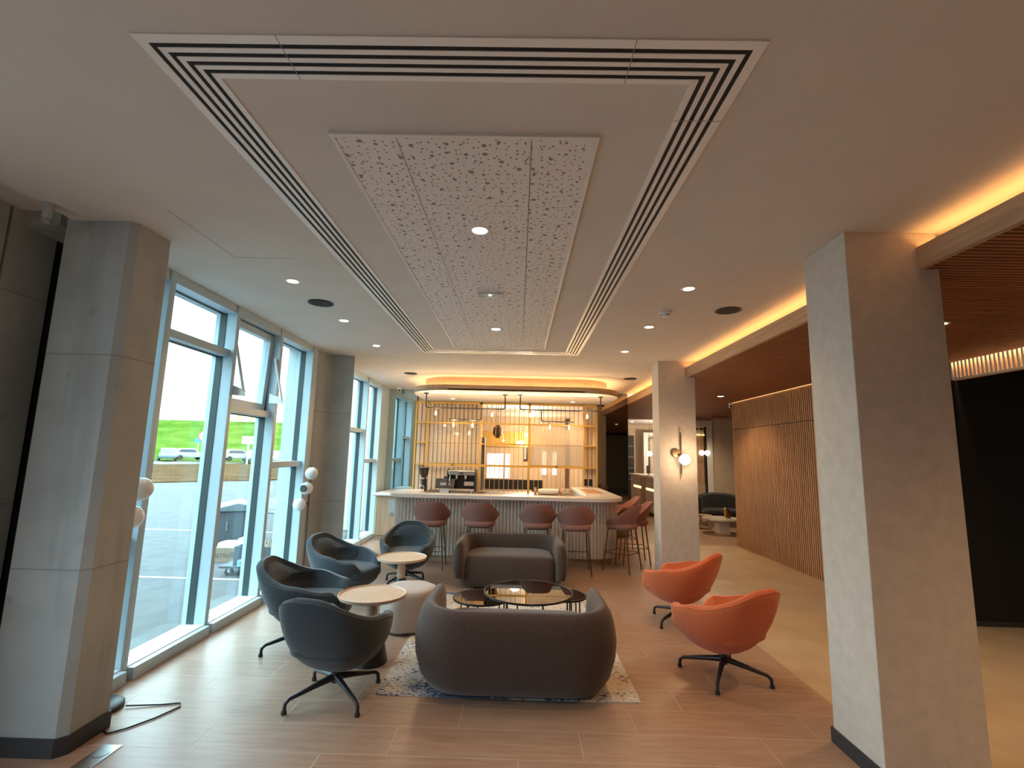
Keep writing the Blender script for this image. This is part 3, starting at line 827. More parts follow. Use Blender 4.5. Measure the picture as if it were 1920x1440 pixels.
for i, (x, y, z, r) in enumerate(((0.10, 14.2, 2.02, 0.085), (0.02, 14.2, 2.02, 0.06), (0.22, 13.5, 2.25, 0.05), (-0.42, 14.2, 2.08, 0.03))):
    globe_light(x, y, z, r, 2.95, ('large lit globe behind the lattice, biggest of the cluster', 'medium lit globe touching the largest globe behind the lattice', 'small globe above the lit cluster behind the lattice', 'tiny lit bulb under the caged lantern behind the lattice')[i], 'globe_dim' if i == 2 else 'globe_lit')
pic = thing('picture', 'narrow dark artwork on the cream wall seen through the lattice', 'picture', (0.30, 16.57, 1.75))
MB().box(-0.10, 0.10, -0.02, 0.02, -0.25, 0.25).build('frame', 'black_metal', pic)
MB().box(-0.085, -0.01, -0.025, -0.018, -0.2, 0.2).build('canvas', 'curtain_fabric', pic)
for x in (0.9, 1.25):
    pl = thing('wall_light', 'white lit panel %s behind the lattice' % ('nearer the white armchair' if x > 1 else 'above the bench end'), 'wall light', (x, 16.55, 1.4))
    MB().box(-0.07, 0.07, -0.03, 0.05, -0.35, 0.4).build('panel', 'window_lit', pl)
point('restaurant_fill', (0.0, 12.6, 2.2), 110, (1.0, 0.80, 0.58), 0.15)  # added point fill with no fitting, brightens the restaurant ceiling
point('restaurant_fill', (0.4, 15.4, 2.2), 90, (1.0, 0.72, 0.42), 0.15)
spot('lobby_fill', (4.7, 12.4, 2.82), 150, (1.0, 0.74, 0.46), radians(150), 0.9, 0.06)
point('lobby_fill', (5.2, 16.6, 2.2), 90, (1.0, 0.80, 0.58), 0.1)  # fill lamp added to lift the dim lobby, no fitting modelled

# ================================================================== CEILING FITTINGS
# four-slot linear air diffuser, a mitred rectangular ring
df = thing('slot_diffuser', 'large rectangular white linear slot air diffuser ring in the ceiling', 'air diffuser', (-0.27, 4.08, HC))
X0, X1, Y0, Y1 = -1.36, 0.815, 1.465, 6.70
def ring(mb, a, b, z0, z1):
    o = [(X0+a, Y0+a), (X1-a, Y0+a), (X1-a, Y1-a), (X0+a, Y1-a)]
    i = [(X0+b, Y0+b), (X1-b, Y0+b), (X1-b, Y1-b), (X0+b, Y1-b)]
    for k in range(4):
        j = (k+1) % 4
        mb.prism([o[k], o[j], i[j], i[k]], z0, z1)
rg = MB(); ring(rg, 0.001, 0.196, HC-0.003, HC-0.0005)
rg.build('slot_back', 'slot_black', df, world=True)
edges = [(0.0, 0.036), (0.0555, 0.0765), (0.0955, 0.1155), (0.1345, 0.1535), (0.1725, 0.197)]
for k, (a, b) in enumerate(edges):
    rg = MB(); ring(rg, a, b, HC-0.006, HC-0.0005)
    rg.build('flange' if k in (0, 4) else 'blade', 'diffuser_white', df, world=True)
for x in (-0.86, 0.37): MB().box(x, x+0.003, Y0, Y0+0.197, HC-0.0065, HC-0.003).build('joint', 'grey_plastic', df, world=True)
MB().box(X1-0.197, X1, 1.86, 1.863, HC-0.0065, HC-0.003).build('joint', 'grey_plastic', df, world=True)

# perforated boards
for x0, x1, lb in ((-0.85, -0.5745, 'narrow perforated white ceiling board on the window side'), (-0.5705, 0.0295, 'wide perforated white ceiling board between the two narrow ones'), (0.0335, 0.312, 'narrow perforated white ceiling board on the column side')):
    tag(MB().box(x0, x1, 1.985, 6.235, HC-0.012, HC-0.0005).build('perforated_board', 'perforated_board'), lb, 'ceiling panel', 'perforated ceiling boards')
tr = MB()
tr.box(-0.868, -0.85, 1.965, 6.255, HC-0.016, HC+0.002).box(0.312, 0.33, 1.965, 6.255, HC-0.016, HC+0.002).box(-0.85, 0.312, 1.965, 1.985, HC-0.016, HC+0.002).box(-0.85, 0.312, 6.235, 6.255, HC-0.016, HC+0.002)
tag(tr.build('panel_trim', 'white_paint'), 'thin white trim frame around the perforated ceiling boards', 'ceiling trim', kind='structure')

def downlight(x, y, z, label, power, group, r=0.05, warm=WARM, on=True):
    d = thing('downlight', label, 'downlight', (x, y, z), 0, group)
    MB().lathe([(r, 0.0), (r, -0.004), (r+0.016, -0.004), (r+0.02, 0.0)], n=28, cap=False).build('trim_ring', 'white_paint', d, smooth=True)
    MB().cyl((0, 0, -0.003), (0, 0, 0.001), r, n=28).build('lens', 'lamp_lens', d)
    if power: spot('downlight_and_fill_beam', (x, y, z-0.03), power, warm, radians(125), 0.9, 0.045)
    return d
zp = HC-0.012
downlight(-0.268, 2.885, zp, 'bright downlight in the perforated board, nearest the camera', DOWN_W, 'downlights in the perforated board', 0.048)
downlight(-0.273, 5.31, zp, 'downlight in the perforated board at its bar end', DOWN_W, 'downlights in the perforated board', 0.048)
for k, (x, y) in enumerate(((-1.92, 3.91), (-1.918, 5.125), (-1.915, 6.35))):
    downlight(x, y, HC, 'window-side ceiling downlight, ' + ('first of the row from the camera', 'middle of its row', 'last of the row, before the concrete column')[k], DOWN_W*0.4, 'downlights along the windows', 0.045)
for k, (x, y) in enumerate(((1.386, 3.905), (1.385, 5.13), (1.40, 6.385))):
    downlight(x, y, HC, 'column-side ceiling downlight, ' + ('nearest the smoke detector and camera', 'middle of its row', 'last of its row, before the far clad column')[k], DOWN_W, 'downlights along the columns', 0.045)
for k, (x, y) in enumerate(((-1.36, 10.0), (1.12, 10.1))):
    downlight(x, y, 2.80, 'small downlight under the bar canopy, %s' % ('over the coffee machine' if k == 0 else 'over the wooden tray'), DOWN_W*1.5, 'downlights under the bar canopy', 0.04)
downlight(3.735, 9.02, 2.85, 'downlight in the dark slatted ceiling by the security camera', DOWN_W*2.4, 'downlights in the slatted ceiling', 0.05)
for x, y in ((3.5, 4.0), (3.5, 1.2)):
    downlight(x, y, 2.85, 'downlight in the dark slatted ceiling ' + ('beyond the near clad column' if y > 2 else 'on the camera side of the near clad column'), DOWN_W*(2.4 if y > 2 else 2.2), 'downlights in the slatted ceiling', 0.05)
downlight(4.02, 17.3, 2.95, 'downlight in the pale lobby ceiling above the reception desk', 40, 'lobby downlights', 0.06)
# lamps of the same rows behind the camera
for x, y in ((1.386, 1.2), (1.386, -1.5), (-0.27, -1.5)):
    spot('downlight_and_fill_beam', (x, y, HC-0.03), DOWN_W, WARM, radians(125), 0.9, 0.045)

spot('downlight_and_fill_beam', (4.3, 2.3, 2.82), 70, WARM, radians(150), 0.9, 0.045)  # spot added out of frame to warm the fascia, no fitting there

def speaker(x, y, label):
    s = thing('ceiling_speaker', label, 'speaker', (x, y, HC), 0, 'round ceiling speakers')
    MB().lathe([(0.098, -0.001), (0.118, -0.006), (0.120, 0.0)], n=36, cap=False).build('rim', 'black_metal', s, smooth=True)
    MB().cyl((0, 0, -0.004), (0, 0, 0.001), 0.10, n=36).build('grille', 'slot_black', s)
speaker(-1.92, 4.505, 'round dark ceiling speaker between two window-side downlights')
speaker(1.956, 4.48, 'round dark ceiling speaker beside the smoke detector')
speaker(-1.944, 8.59, 'round dark ceiling speaker before the bar on the window side')
speaker(1.976, 8.64, 'round dark ceiling speaker before the bar on the column side')

sm = thing('smoke_detector', 'white round smoke detector between the downlights', 'smoke detector', (1.391, 4.574, HC))
MB().lathe([(0.058, 0), (0.058, -0.012), (0.05, -0.02), (0.044, -0.024)], n=28).build('base', 'white_plastic', sm, smooth=True, angle=25)
MB().lathe([(0.044, -0.024), (0.040, -0.045), (0.022, -0.052), (0, -0.053)], n=28).build('sensor_head', 'white_plastic', sm, smooth=True, angle=30)
for a in (0.5, 2.0, 3.5, 5.0):
    MB().box(0.039, 0.045, -0.014, 0.014, -0.040, -0.030).build('slot', 'grey_plastic', sm).rotation_euler = (0, 0, a)
em = thing('emergency_light', 'white rectangular emergency light fitting in the perforated board', 'emergency light', (-0.272, 4.11, zp))
MB().box(-0.11, 0.11, -0.048, -0.042, -0.018, 0).box(-0.11, 0.11, 0.042, 0.048, -0.018, 0).box(-0.11, -0.104, -0.042, 0.042, -0.018, 0).box(0.104, 0.11, -0.042, 0.042, -0.018, 0).build('frame', 'white_paint', em)
MB().box(-0.104, 0.104, -0.042, 0.042, -0.006, 0).build('cover', 'white_plastic', em)
MB().cyl((0.0, 0, -0.012), (0.0, 0, -0.006), 0.012, n=14).build('led', 'emergency_led', em)
cs = thing('ceiling_spot', 'small grey cylinder spotlight at the ceiling edge above the concrete column', 'spotlight', (-2.79, 2.66, HC))
MB().cyl((0, 0, -0.10), (0, 0, 0), 0.026, n=20).build('body', 'steel_flap', cs, smooth=True)
MB().sphere((0, 0, -0.105), 0.026, 16, 10).build('lens', 'grey_plastic', cs, smooth=True)
vt = thing('air_vent', 'thin dark slot vent in the slatted ceiling near the sofa', 'air vent', (5.45, 13.3, 2.85))
MB().box(-0.2, 0.2, -0.05, 0.05, -0.008, 0.0).build('grille', 'slot_black', vt)

def sec_cam(loc, rz, label, hang):
    c = thing('security_camera', label, 'security camera', loc, rz)
    MB().cyl((0, 0, 0), (0, 0, -0.03), 0.05, 0.045, n=24).build('base', 'white_plastic', c, smooth=True, angle=30)
    MB().sphere((0, -0.01, -0.06), 0.045, 20, 12).build('housing', 'white_plastic', c, smooth=True)
    MB().cyl((0, -0.05, -0.07), (0, -0.06, -0.073), 0.025, n=18).build('lens', 'black_plastic', c, smooth=True, angle=30)
sec_cam((-2.62, 10.55, HC), 0.3, 'white security camera at the ceiling corner by the grey mirror', 0)
sec_cam((4.36, 10.04, 2.84), -0.4, 'white security camera at the top end of the slatted wall', 0)

# ================================================================== BAR
# fluted counter
def offset_path(poly, n):
    """resample a closed polygon evenly"""
    P = [Vector(p) for p in poly]+[Vector(poly[0])]
    L = [0]
    for a, b in zip(P[:-1], P[1:]): L.append(L[-1]+(b-a).length)
    out = []
    k = 0
    for i in range(n):
        d = L[-1]*i/n
        while L[k+1] < d: k += 1
        t = (d-L[k])/max(1e-9, L[k+1]-L[k])
        out.append(P[k].lerp(P[k+1], t))
    return out
bar = thing('bar_counter', 'white fluted bar counter with rounded ends and pale worktop', 'bar counter', (-0.1, 8.2, 0))
basep = rounded([(-1.96, 7.95), (1.66, 7.95), (1.66, 10.4), (1.2, 10.4), (1.2, 8.16), (-1.70, 8.16), (-1.70, 8.7), (-1.96, 8.7)], [0.20, 0.5, 0.02, 0.02, 0.05, 0.02, 0.05, 0.12], 10)
per = sum((Vector(basep[i])-Vector(basep[i-1])).length for i in range(len(basep)))
NF = round(per/0.055)
pp = offset_path(basep, NF*8)
fl = []
N = len(pp)
for i, p in enumerate(pp):
    tdir = (pp[(i+1) % N]-pp[i-1]).normalized(); nrm = Vector((tdir.y, -tdir.x))
    ph = (i % 8)/8.0
    d = 0.027*max(0.0, sin(pi*ph))**0.62-(0.006 if i % 8 == 0 else 0)
    fl.append(p+nrm*d)
MB().prism([(p.x, p.y) for p in fl], 0.10, 0.985).build('fluted_front', 'flute_plaster', bar, world=True, smooth=True, angle=62)
MB().prism(rounded([(-1.92, 8.0), (1.60, 8.0), (1.60, 10.38), (1.24, 10.38), (1.24, 8.14), (-1.72, 8.14), (-1.72, 8.66), (-1.92, 8.66)], [0.16, 0.46, 0, 0, 0.02, 0, 0, 0.1], 8), 0, 0.105).build('plinth', 'oak_x', bar, world=True)
topp = rounded([(-2.06, 7.72), (1.72, 7.72), (1.72, 10.45), (1.14, 10.45), (1.14, 8.06), (-1.62, 8.06), (-1.62, 8.75), (-2.06, 8.75)], [0.40, 0.5, 0.01, 0.01, 0.3, 0.25, 0.06, 0.2], 12)
MB().prism(topp, 0.985, 1.045).build('worktop', 'worktop_white', bar, world=True, bevel=0.014, seg=3)
MB().box(1.24, 1.50, 8.75, 9.9, 1.0452, 1.0465).build('inlay', 'tray_wood', bar, world=True)
MB().box(1.50, 1.515, 8.75, 9.9, 1.0452, 1.0500).build('inlay_edge', 'steel', bar, world=True)

# cabinet with waste flap
cb = thing('waste_cabinet', 'low oak cabinet with steel waste flap between window and bar', 'cabinet', (-2.4, 10.15, 0))
MB().box(-2.74, -1.95, 9.66, 10.68, 0.08, 0.835).build('body', 'cabinet_oak', cb, world=True, bevel=0.03, seg=4)
MB().box(-2.72, -1.97, 9.70, 10.66, 0, 0.08).build('plinth', 'oak_x', cb, world=True)
MB().box(-2.79, -1.90, 9.60, 10.69, 0.835, 0.88).build('worktop', 'worktop_white', cb, world=True, bevel=0.02, seg=4)
MB().box(-2.33, -1.99, 9.648, 9.662, 0.08, 0.44).build('door', 'cabinet_oak', cb, world=True, bevel=0.002)
fp = MB().box(-2.47, -2.03, 9.645, 9.665, 0.475, 0.765).build('flap_frame', 'steel_flap', cb, world=True, bevel=0.004)
MB().prism_axis([(9.647, 0.50), (9.62, 0.52), (9.635, 0.75), (9.647, 0.755)], -2.44, -2.05, 0).build('flap', 'steel_flap', cb, world=True)
MB().tube([(-2.28, 9.625, 0.70), (-2.28, 9.60, 0.705), (-2.10, 9.60, 0.705), (-2.10, 9.625, 0.70)], 0.007, 8).build('handle', 'black_metal', cb, world=True)

# back wall pieces around the opening
YB = 10.74
bw = MB()
bw.box(-2.24, -0.80, YB, YB+0.12, 0, HC).box(1.42, 1.72, YB, YB+0.12, 0, HC).box(-0.80, 1.42, YB, YB+0.12, 0, 0.90).box(-0.80, 1.42, YB, YB+0.12, 2.78, HC)
bw.box(-5, -2.24, YB+0.02, YB+0.14, 0, HC).box(1.72, 2.40, YB+0.02, YB+0.14, 0, HC)
struct('wall_bar', bw, 'cream_wall')
bd = MB()
for x0, x1 in ((-2.22, -0.82), (1.43, 1.70)):
    n = round((x1-x0)/0.092)
    for i in range(n):
        a = x0+(x1-x0)*i/n; b = x0+(x1-x0)*(i+1)/n
        bd.prism([(a+0.007, YB), (b-0.007, YB), (b-0.012, YB-0.03), (a+0.012, YB-0.03)], 0.9, 2.78)
struct('trim_5', bd, 'boards')
struct('trim_6', MB().box(-2.22, -0.82, YB-0.004, YB, 0.9, 2.78).box(1.43, 1.70, YB-0.004, YB, 0.9, 2.78), 'slat_wood_z')
mg = thing('mirror_panel', 'grey tinted mirror wall panel reflecting the windows beside the bar', 'mirror', (-2.55, YB, 1.5), 0, 'tinted mirrors either side of the bar')
MB().box(-2.88, -2.235, YB-0.02, YB, 0.0, HC-0.005).build('glass', 'grey_mirror', mg, world=True)
MB().box(-2.245, -2.225, YB-0.03, YB, 0.0, HC-0.005).build('edge_strip', 'black_metal', mg, world=True)
mr = thing('mirror_panel', 'bronze tinted mirror wall panel behind the end bar stools', 'mirror', (2.05, YB, 1.5), 0, 'tinted mirrors either side of the bar')
MB().box(1.715, 2.39, YB-0.02, YB, 0.0, HC-0.005).build('glass', 'bronze_mirror', mr, world=True)
MB().box(2.39, 2.40, YB-0.02, YB+0.02, 0.0, 2.85).build('edge_strip', 'black_metal', mr, world=True)

# gold lattice shelving
YL = 10.50
lt = thing('lattice_screen', 'gold metal lattice shelving frame with thin rods behind the bar', 'shelving', (-0.26, YL, 0.9))
V = [-2.20, -1.945, -0.80, 0.24, 1.40, 1.68]
f = MB()
for k, x in enumerate(V):
    w = 0.045 if k in (2, 3) else 0.032
    f.box(x-w/2, x+w/2, YL-0.02, YL+0.02, 0.90 if k < 4 else 1.046, 2.785)
f.box(-2.20, 1.68, YL-0.02, YL+0.02, 2.745, 2.785)
f.box(-2.20, 1.68, YL-0.018, YL+0.018, 2.315, 2.35)
f.box(-1.945, 1.40, YL-0.022, YL+0.022, 1.42, 1.465)
f.box(-0.80, 0.24, YL-0.018, YL+0.018, 1.885, 1.915)
f.build('frame', 'gold_paint', lt, world=True)
for x0, x1 in ((-2.20, -1.945), (1.40, 1.68)):
    for z in (1.44, 1.90, 2.335):
        MB().box(x0, x1, YL-0.02, YL+0.20, z-0.012, z+0.012).build('shelf', 'gold_paint', lt, world=True)
def rods(x0, x1, z0, z1, m, r=0.0055, sp=0.0955):
    n = max(1, round((x1-x0)/sp))
    for i in range(1, n):
        x = x0+(x1-x0)*i/n
        MB().cyl((x, YL, z0), (x, YL, z1), r, n=8).build('rod', m, lt, world=True)
rods(-1.93, -0.82, 2.35, 2.745, 'bronze')
rods(-0.78, 0.22, 2.35, 2.745, 'bronze')
rods(0.26, 1.385, 2.35, 2.745, 'bronze')
rods(-0.78, 0.22, 1.915, 2.315, 'gold_paint')
rods(-0.78, 0.22, 1.465, 1.885, 'gold_paint')
rods(-0.78, 0.22, 0.90, 1.42, 'gold_paint')
rods(0.26, 1.385, 0.90, 1.42, 'gold_paint')
def ribbed(x0, x1, label, gm):
    g = thing('sliding_panel', label, 'glass panel', ((x0+x1)/2, YL+0.04, 1.465), 0, 'glass sliding panels')
    poly = []
    n = int((x1-x0)/0.02)
    for i in range(n*4+1):
        x = x0+(x1-x0)*i/(n*4)
        poly.append((x, YL+0.035-0.004*abs(sin(pi*i/4))))
    vs = poly+[(x1, YL+0.045), (x0, YL+0.045)]
    MB().prism(vs, 1.47, 2.31).build('pane', gm, g, world=True)
    MB().box(x0, x1, YL+0.028, YL+0.050, 1.462, 1.475).box(x0, x1, YL+0.028, YL+0.05, 1.90, 1.906).build('rail', 'brass', g, world=True)
    MB().box((x0+x1)/2-0.015, (x0+x1)/2+0.015, YL-0.05, YL-0.02, 1.43, 1.47).build('handle', 'dark_wood', g, world=True)
ribbed(-1.925, -0.825, 'clear glass sliding panel in front of the boards, over the coffee machine', 'clear_glass')
ribbed(0.265, 1.38, 'ribbed glass sliding panel in the lattice, over the wooden tray', 'ribbed_glass')

# back counter
bc = thing('back_counter', 'black topped back bar worktop under the gold lattice', 'counter', (-0.3, 10.1, 0))
MB().box(-1.92, 1.10, 9.72, 10.46, 0, 0.85).build('carcass', 'black_wall', bc, world=True)
MB().box(-1.89, 1.11, 9.68, 10.68, 0.85, 0.90).build('worktop', 'dark_worktop', bc, world=True)

# espresso machine
ZC = 0.90
es = thing('coffee_machine', 'chrome two-group espresso machine on the back bar', 'coffee machine', (-1.10, 9.98, ZC))
for x in (-0.29, 0.265):
    MB().prism_axis([(-0.22, 0.04), (0.22, 0.04), (0.22, 0.46), (-0.10, 0.48), (-0.22, 0.42)], x, x+0.03, 0).build('side_panel', 'black_plastic', es, bevel=0.012)
MB().box(-0.26, 0.265, -0.21, 0.21, 0.36, 0.45).build('upper_body', 'steel', es, bevel=0.012)
MB().box(-0.26, 0.265, 0.0, 0.21, 0.05, 0.36).build('splash_back', 'black_plastic', es)
MB().box(-0.26, 0.265, -0.23, 0.2, 0.05, 0.10).build('drip_tray', 'steel', es, bevel=0.006)
for x in (-0.20, 0.20):
    for y in (-0.17, 0.17): MB().cyl((x, y, 0), (x, y, 0.05), 0.02).build('foot', 'steel', es)
for x in (-0.10, 0.08):
    MB().cyl((x, -0.12, 0.36), (x, -0.12, 0.29), 0.035, 0.03).build('group_head', 'steel', es, smooth=True, angle=30)
    MB().tube([(x, -0.13, 0.28), (x, -0.30, 0.26)], 0.013, 8).build('portafilter', 'black_plastic', es)
MB().tube([(-0.22, -0.18, 0.36), (-0.23, -0.21, 0.25), (-0.20, -0.22, 0.15)], 0.008, 8).build('steam_wand', 'steel', es)
MB().box(0.06, 0.25, -0.215, -0.19, 0.16, 0.24).build('cup_rail', 'steel', es)
MB().box(-0.03, 0.03, -0.214, -0.208, 0.385, 0.415).build('badge', 'black_plastic', es)
# grinder
gr = thing('coffee_grinder', 'black coffee grinder with clear hopper at the lattice edge', 'coffee grinder', (-1.87, 9.95, ZC))
MB().box(-0.09, 0.09, -0.13, 0.12, 0, 0.03).build('base', 'steel', gr, bevel=0.006)
MB().lathe([(0.06, 0.03), (0.065, 0.10), (0.055, 0.2), (0.07, 0.25), (0.055, 0.27)], n=24).build('body', 'black_plastic', gr, smooth=True)
MB().lathe([(0.035, 0.27), (0.085, 0.36), (0.095, 0.47), (0.09, 0.47), (0.08, 0.36), (0.03, 0.275)], n=24, cap=False).build('hopper', 'hopper_glass', gr, smooth=True)
MB().cyl((0, 0, 0.47), (0, 0, 0.485), 0.098, n=24).build('lid', 'black_plastic', gr)
MB().sphere((0, -0.02, 0.262), 0.03, 16, 10).build('collar', 'steel', gr, smooth=True)
MB().tube([(-0.05, -0.11, 0.12), (-0.02, -0.12, 0.145), (0.03, -0.12, 0.12), (0.03, -0.11, 0.05)], 0.012, 8).build('dosing_lever', 'steel', gr)
# till
tl = thing('till_terminal', 'black point of sale screen seen from behind, left of the coffee machine', 'till', (-1.42, 9.80, ZC))
MB().prism_axis([(-0.03, 0.10), (0.05, 0.28), (0.03, 0.29), (-0.05, 0.11)], -0.19, 0.19, 0).build('screen', 'black_plastic', tl, bevel=0.006)
MB().prism_axis([(-0.09, 0.0), (0.09, 0.0), (0.04, 0.12), (0.02, 0.22), (-0.02, 0.2), (-0.04, 0.10)], -0.09, 0.09, 0).build('stand', 'grey_plastic', tl)
MB().box(-0.03, 0.03, 0.03, 0.05, 0.28, 0.33).build('customer_display', 'black_plastic', tl)
# wooden tray caddy
ty = thing('bar_tray', 'brown wooden tray box with folded cloth on the bar', 'tray', (0.62, 9.9, ZC))
MB().box(-0.27, 0.27, -0.14, 0.14, 0.0, 0.02).build('base', 'tray_wood', ty)
for x in (-0.27, 0.23):
    MB().prism_axis([(-0.15, 0.0), (0.15, 0.0), (0.15, 0.14), (-0.08, 0.16), (-0.15, 0.09)], x, x+0.04, 0).build('side', 'tray_wood', ty, bevel=0.006)
MB().rbox((0, -0.02, 0.08), (0.21, 0.12, 0.055), 0.5).build('cloth', 'white_fabric', ty, smooth=True)
# sockets
for k, x in enumerate((1.475, 1.585)):
    so = thing('power_socket', 'black wall socket plate on the boards, %s' % ('nearer the lattice opening' if k == 0 else 'nearer the bronze mirror'), 'power socket', (x, YB-0.02, 1.13), 0, 'black sockets at the bar')
    MB().box(-0.042, 0.042, -0.012, 0, -0.075, 0.075).build('plate', 'black_plastic', so, bevel=0.004)
    for z in (-0.035, 0.035): MB().cyl((0, -0.014, z), (0, -0.011, z), 0.022, n=18).build('outlet', 'slot_black', so)
# glass jar on lattice far right
# canopy above the bar
cpo = rounded([(-2.02, 8.65), (1.90, 8.65), (1.90, YB-0.16), (-2.02, YB-0.16)], [0.75, 0.75, 0, 0], 14)
cn = thing('bar_canopy', 'rounded suspended white canopy with oak rim and cove light over the bar', 'ceiling canopy', (-0.1, 9.6, 2.8))
MB().prism(cpo, 2.80, 2.835).build('underside', 'ceiling_paint', cn, world=True)
n_ = len(cpo)
# rim follows the curved front only
def wall_strip(poly, t, z0, z1):
    """thin upright band just inside a closed polygon"""
    P = [Vector(p) for p in poly]; a = []; b = []
    N = len(P)
    ar = sum(P[i].x*P[(i+1) % N].y-P[(i+1) % N].x*P[i].y for i in range(N))
    sg = 1 if ar > 0 else -1
    for i in range(N):
        d = (P[(i+1) % N]-P[i-1]).normalized(); nn = Vector((-d.y, d.x))*sg
        a.append((P[i].x, P[i].y)); b.append((P[i].x+nn.x*t, P[i].y+nn.y*t))
    mb = MB()
    rings = [[(p[0], p[1], z0) for p in a], [(p[0], p[1], z1) for p in a], [(p[0], p[1], z1) for p in b], [(p[0], p[1], z0) for p in b], [(p[0], p[1], z0) for p in a]]
    mb.loft(rings, caps=False)
    return mb
wall_strip(cpo, 0.03, 2.812, 2.905).build('rim', 'oak_x', cn, world=True, smooth=True)
cin = rounded([(-1.82, 8.86), (1.70, 8.86), (1.70, YB-0.16), (-1.82, YB-0.16)], [0.6, 0.6, 0, 0], 14)
wall_strip(cin, 0.02, 2.835, HC).build('collar', 'oak_x', cn, world=True, smooth=True)
cl = rounded([(-1.92, 8.76), (1.80, 8.76), (1.80, YB-0.2), (-1.92, YB-0.2)], [0.68, 0.68, 0, 0], 14)
wall_strip(cl, 0.015, 2.862, 2.878).build('led_strip', 'led_soft', cn, world=True)
MB().box(-2.0, 1.72, YB-0.17, YB-0.15, 2.785, 2.80).build('shadow_gap', 'black_metal', cn, world=True)

# two black pipe pendants with filament bulbs
def bar_pendant(x0, x1, xb, x2, bulbs, label):
    Yp_ = 9.1; zt, z1, z2 = 2.80, 2.522, 2.31
    p = thing('pipe_pendant', label, 'pendant light', ((x0+x1)/2, Yp_, zt), 0, 'black pipe pendants over the bar')
    R = 0.045
    def bend(a, b, c, n=5):
        a, b, c = Vector(a), Vector(b), Vector(c)
        u = (a-b).normalized(); v = (c-b).normalized(); out = []
        for i in range(n+1):
            t = i/n; s_ = b+u*R; e_ = b+v*R
            out.append(s_*(1-t)**2+b*2*t*(1-t)+e_*t*t)
        return out
    A, B, C_, D = (x0, Yp_, zt), (x0, Yp_, z1), (x1, Yp_, z1), (x1, Yp_, zt)
    MB().tube([Vector(A)]+bend(A, B, C_)+bend(B, C_, D)+[Vector(D)], 0.012, 8).build('pipe', 'black_metal', p, world=True, smooth=True)
    E1, F1, G1 = (xb, Yp_, z1), (xb, Yp_, z2), (x2, Yp_, z2)
    MB().tube([Vector(E1)]+bend(E1, F1, G1)+[Vector(G1)], 0.012, 8).build('branch_pipe', 'black_metal', p, world=True, smooth=True)
    for x in (x0, x1):
        MB().cyl((x, Yp_, zt-0.02), (x, Yp_, zt), 0.045, n=20).build('ceiling_mount', 'black_metal', p, world=True)
    for x, z in bulbs:
        so = MB().cyl((x, Yp_, z-0.05), (x, Yp_, z), 0.016, n=14).build('socket', 'bronze', p, world=True)
        g = MB().lathe([(0.014, -0.05), (0.026, -0.075), (0.036, -0.105), (0.034, -0.13), (0.02, -0.152), (0, -0.158)], (x, Yp_, z), 20)
        g.build('bulb', 'bulb_glass', p, world=True, smooth=True)
        fi = MB().lathe([(0.004, -0.06), (0.014, -0.085), (0.018, -0.11), (0.012, -0.135), (0, -0.14)], (x, Yp_, z), 12)
        fi.build('filament', 'filament', p, world=True, smooth=True)
        point('bulb_glow', (x, Yp_-0.06, z-0.11), 14.0, (1.0, 0.66, 0.34), 0.03)
    return p
bar_pendant(-1.738, -0.257, -0.69, -1.30, [(-1.548, 2.522), (-0.49, 2.522), (-1.21, 2.31), (-0.851, 2.31)], 'black bent pipe pendant with four bulbs above the coffee machine')
bar_pendant(0.029, 1.53, 0.427, 1.04, [(0.219, 2.522), (1.281, 2.522), (0.589, 2.31), (0.945, 2.31)], 'black bent pipe pendant with four bulbs above the wooden tray')

# ================================================================== LOUNGE FURNITURE
def smooth01(t): t = max(0, min(1, t)); return t*t*(3-2*t)

def bowl(rim, bottom_z, seat_z, th, nt=72, n=13, e1=0.55, e2=0.85, seat_f=0.80):
    """upholstered shell: rim(a) -> (radius-x, radius-y, z, lean); a=0 is the back (-Y)"""
    rings = []
    A = [2*pi*i/nt for i in range(nt)]
    def pt(a, f, z, lean=0.0):
        rx, ry, zr, ln = rim(a)
        sx, sy = sin(a), -cos(a)
        sx = math.copysign(abs(sx)**0.86, sx); sy = math.copysign(abs(sy)**0.86, sy)
        return (sx*rx*f, sy*ry*f-lean*ln, z)
    rings.append([pt(a, 0.10, bottom_z, 0) for a in A])
    rings.append([pt(a, 0.26, bottom_z+0.004, 0) for a in A])
    for k in range(2, n+1):
        t = k/n; ph = t*pi/2
        f = sin(ph)**e1; g = (1-cos(ph))**e2
        rings.append([pt(a, f, bottom_z+(rim(a)[2]-bottom_z)*g, g) for a in A])
    rings.append([pt(a, 1-0.25*th/0.36, rim(a)[2]+0.35*th, 1) for a in A])
    rings.append([pt(a, 1-0.75*th/0.36, rim(a)[2]+0.35*th, 1) for a in A])
    rings.append([pt(a, 1-1.0*th/0.36, rim(a)[2]-0.05, 1) for a in A])
    for k in range(1, 6):
        t = k/5
        f = (1-th/0.36)*(1-t)+seat_f*0.82*t
        rings.append([pt(a, f, (rim(a)[2]-0.05)*(1-t)+min(seat_z, rim(a)[2]-0.06)*t, 1-t) for a in A])
    rings.append([pt(a, 0.35, seat_z-0.005, 0) for a in A])
    mb = MB().loft(rings)
    return mb

def lounge_rim(a):
    d = abs((a+pi) % (2*pi)-pi)
    deg = math.degrees(d)
    z = 0.715
    z -= 0.165*smooth01((deg-6)/80)
    z -= 0.055*smooth01((deg-84)/46)
    z -= 0.145*smooth01((deg-134)/34)
    ln = 0.105*(1-smooth01((deg-25)/65))
    return 0.355, 0.305+0.075*smooth01((deg-90)/50), z, ln

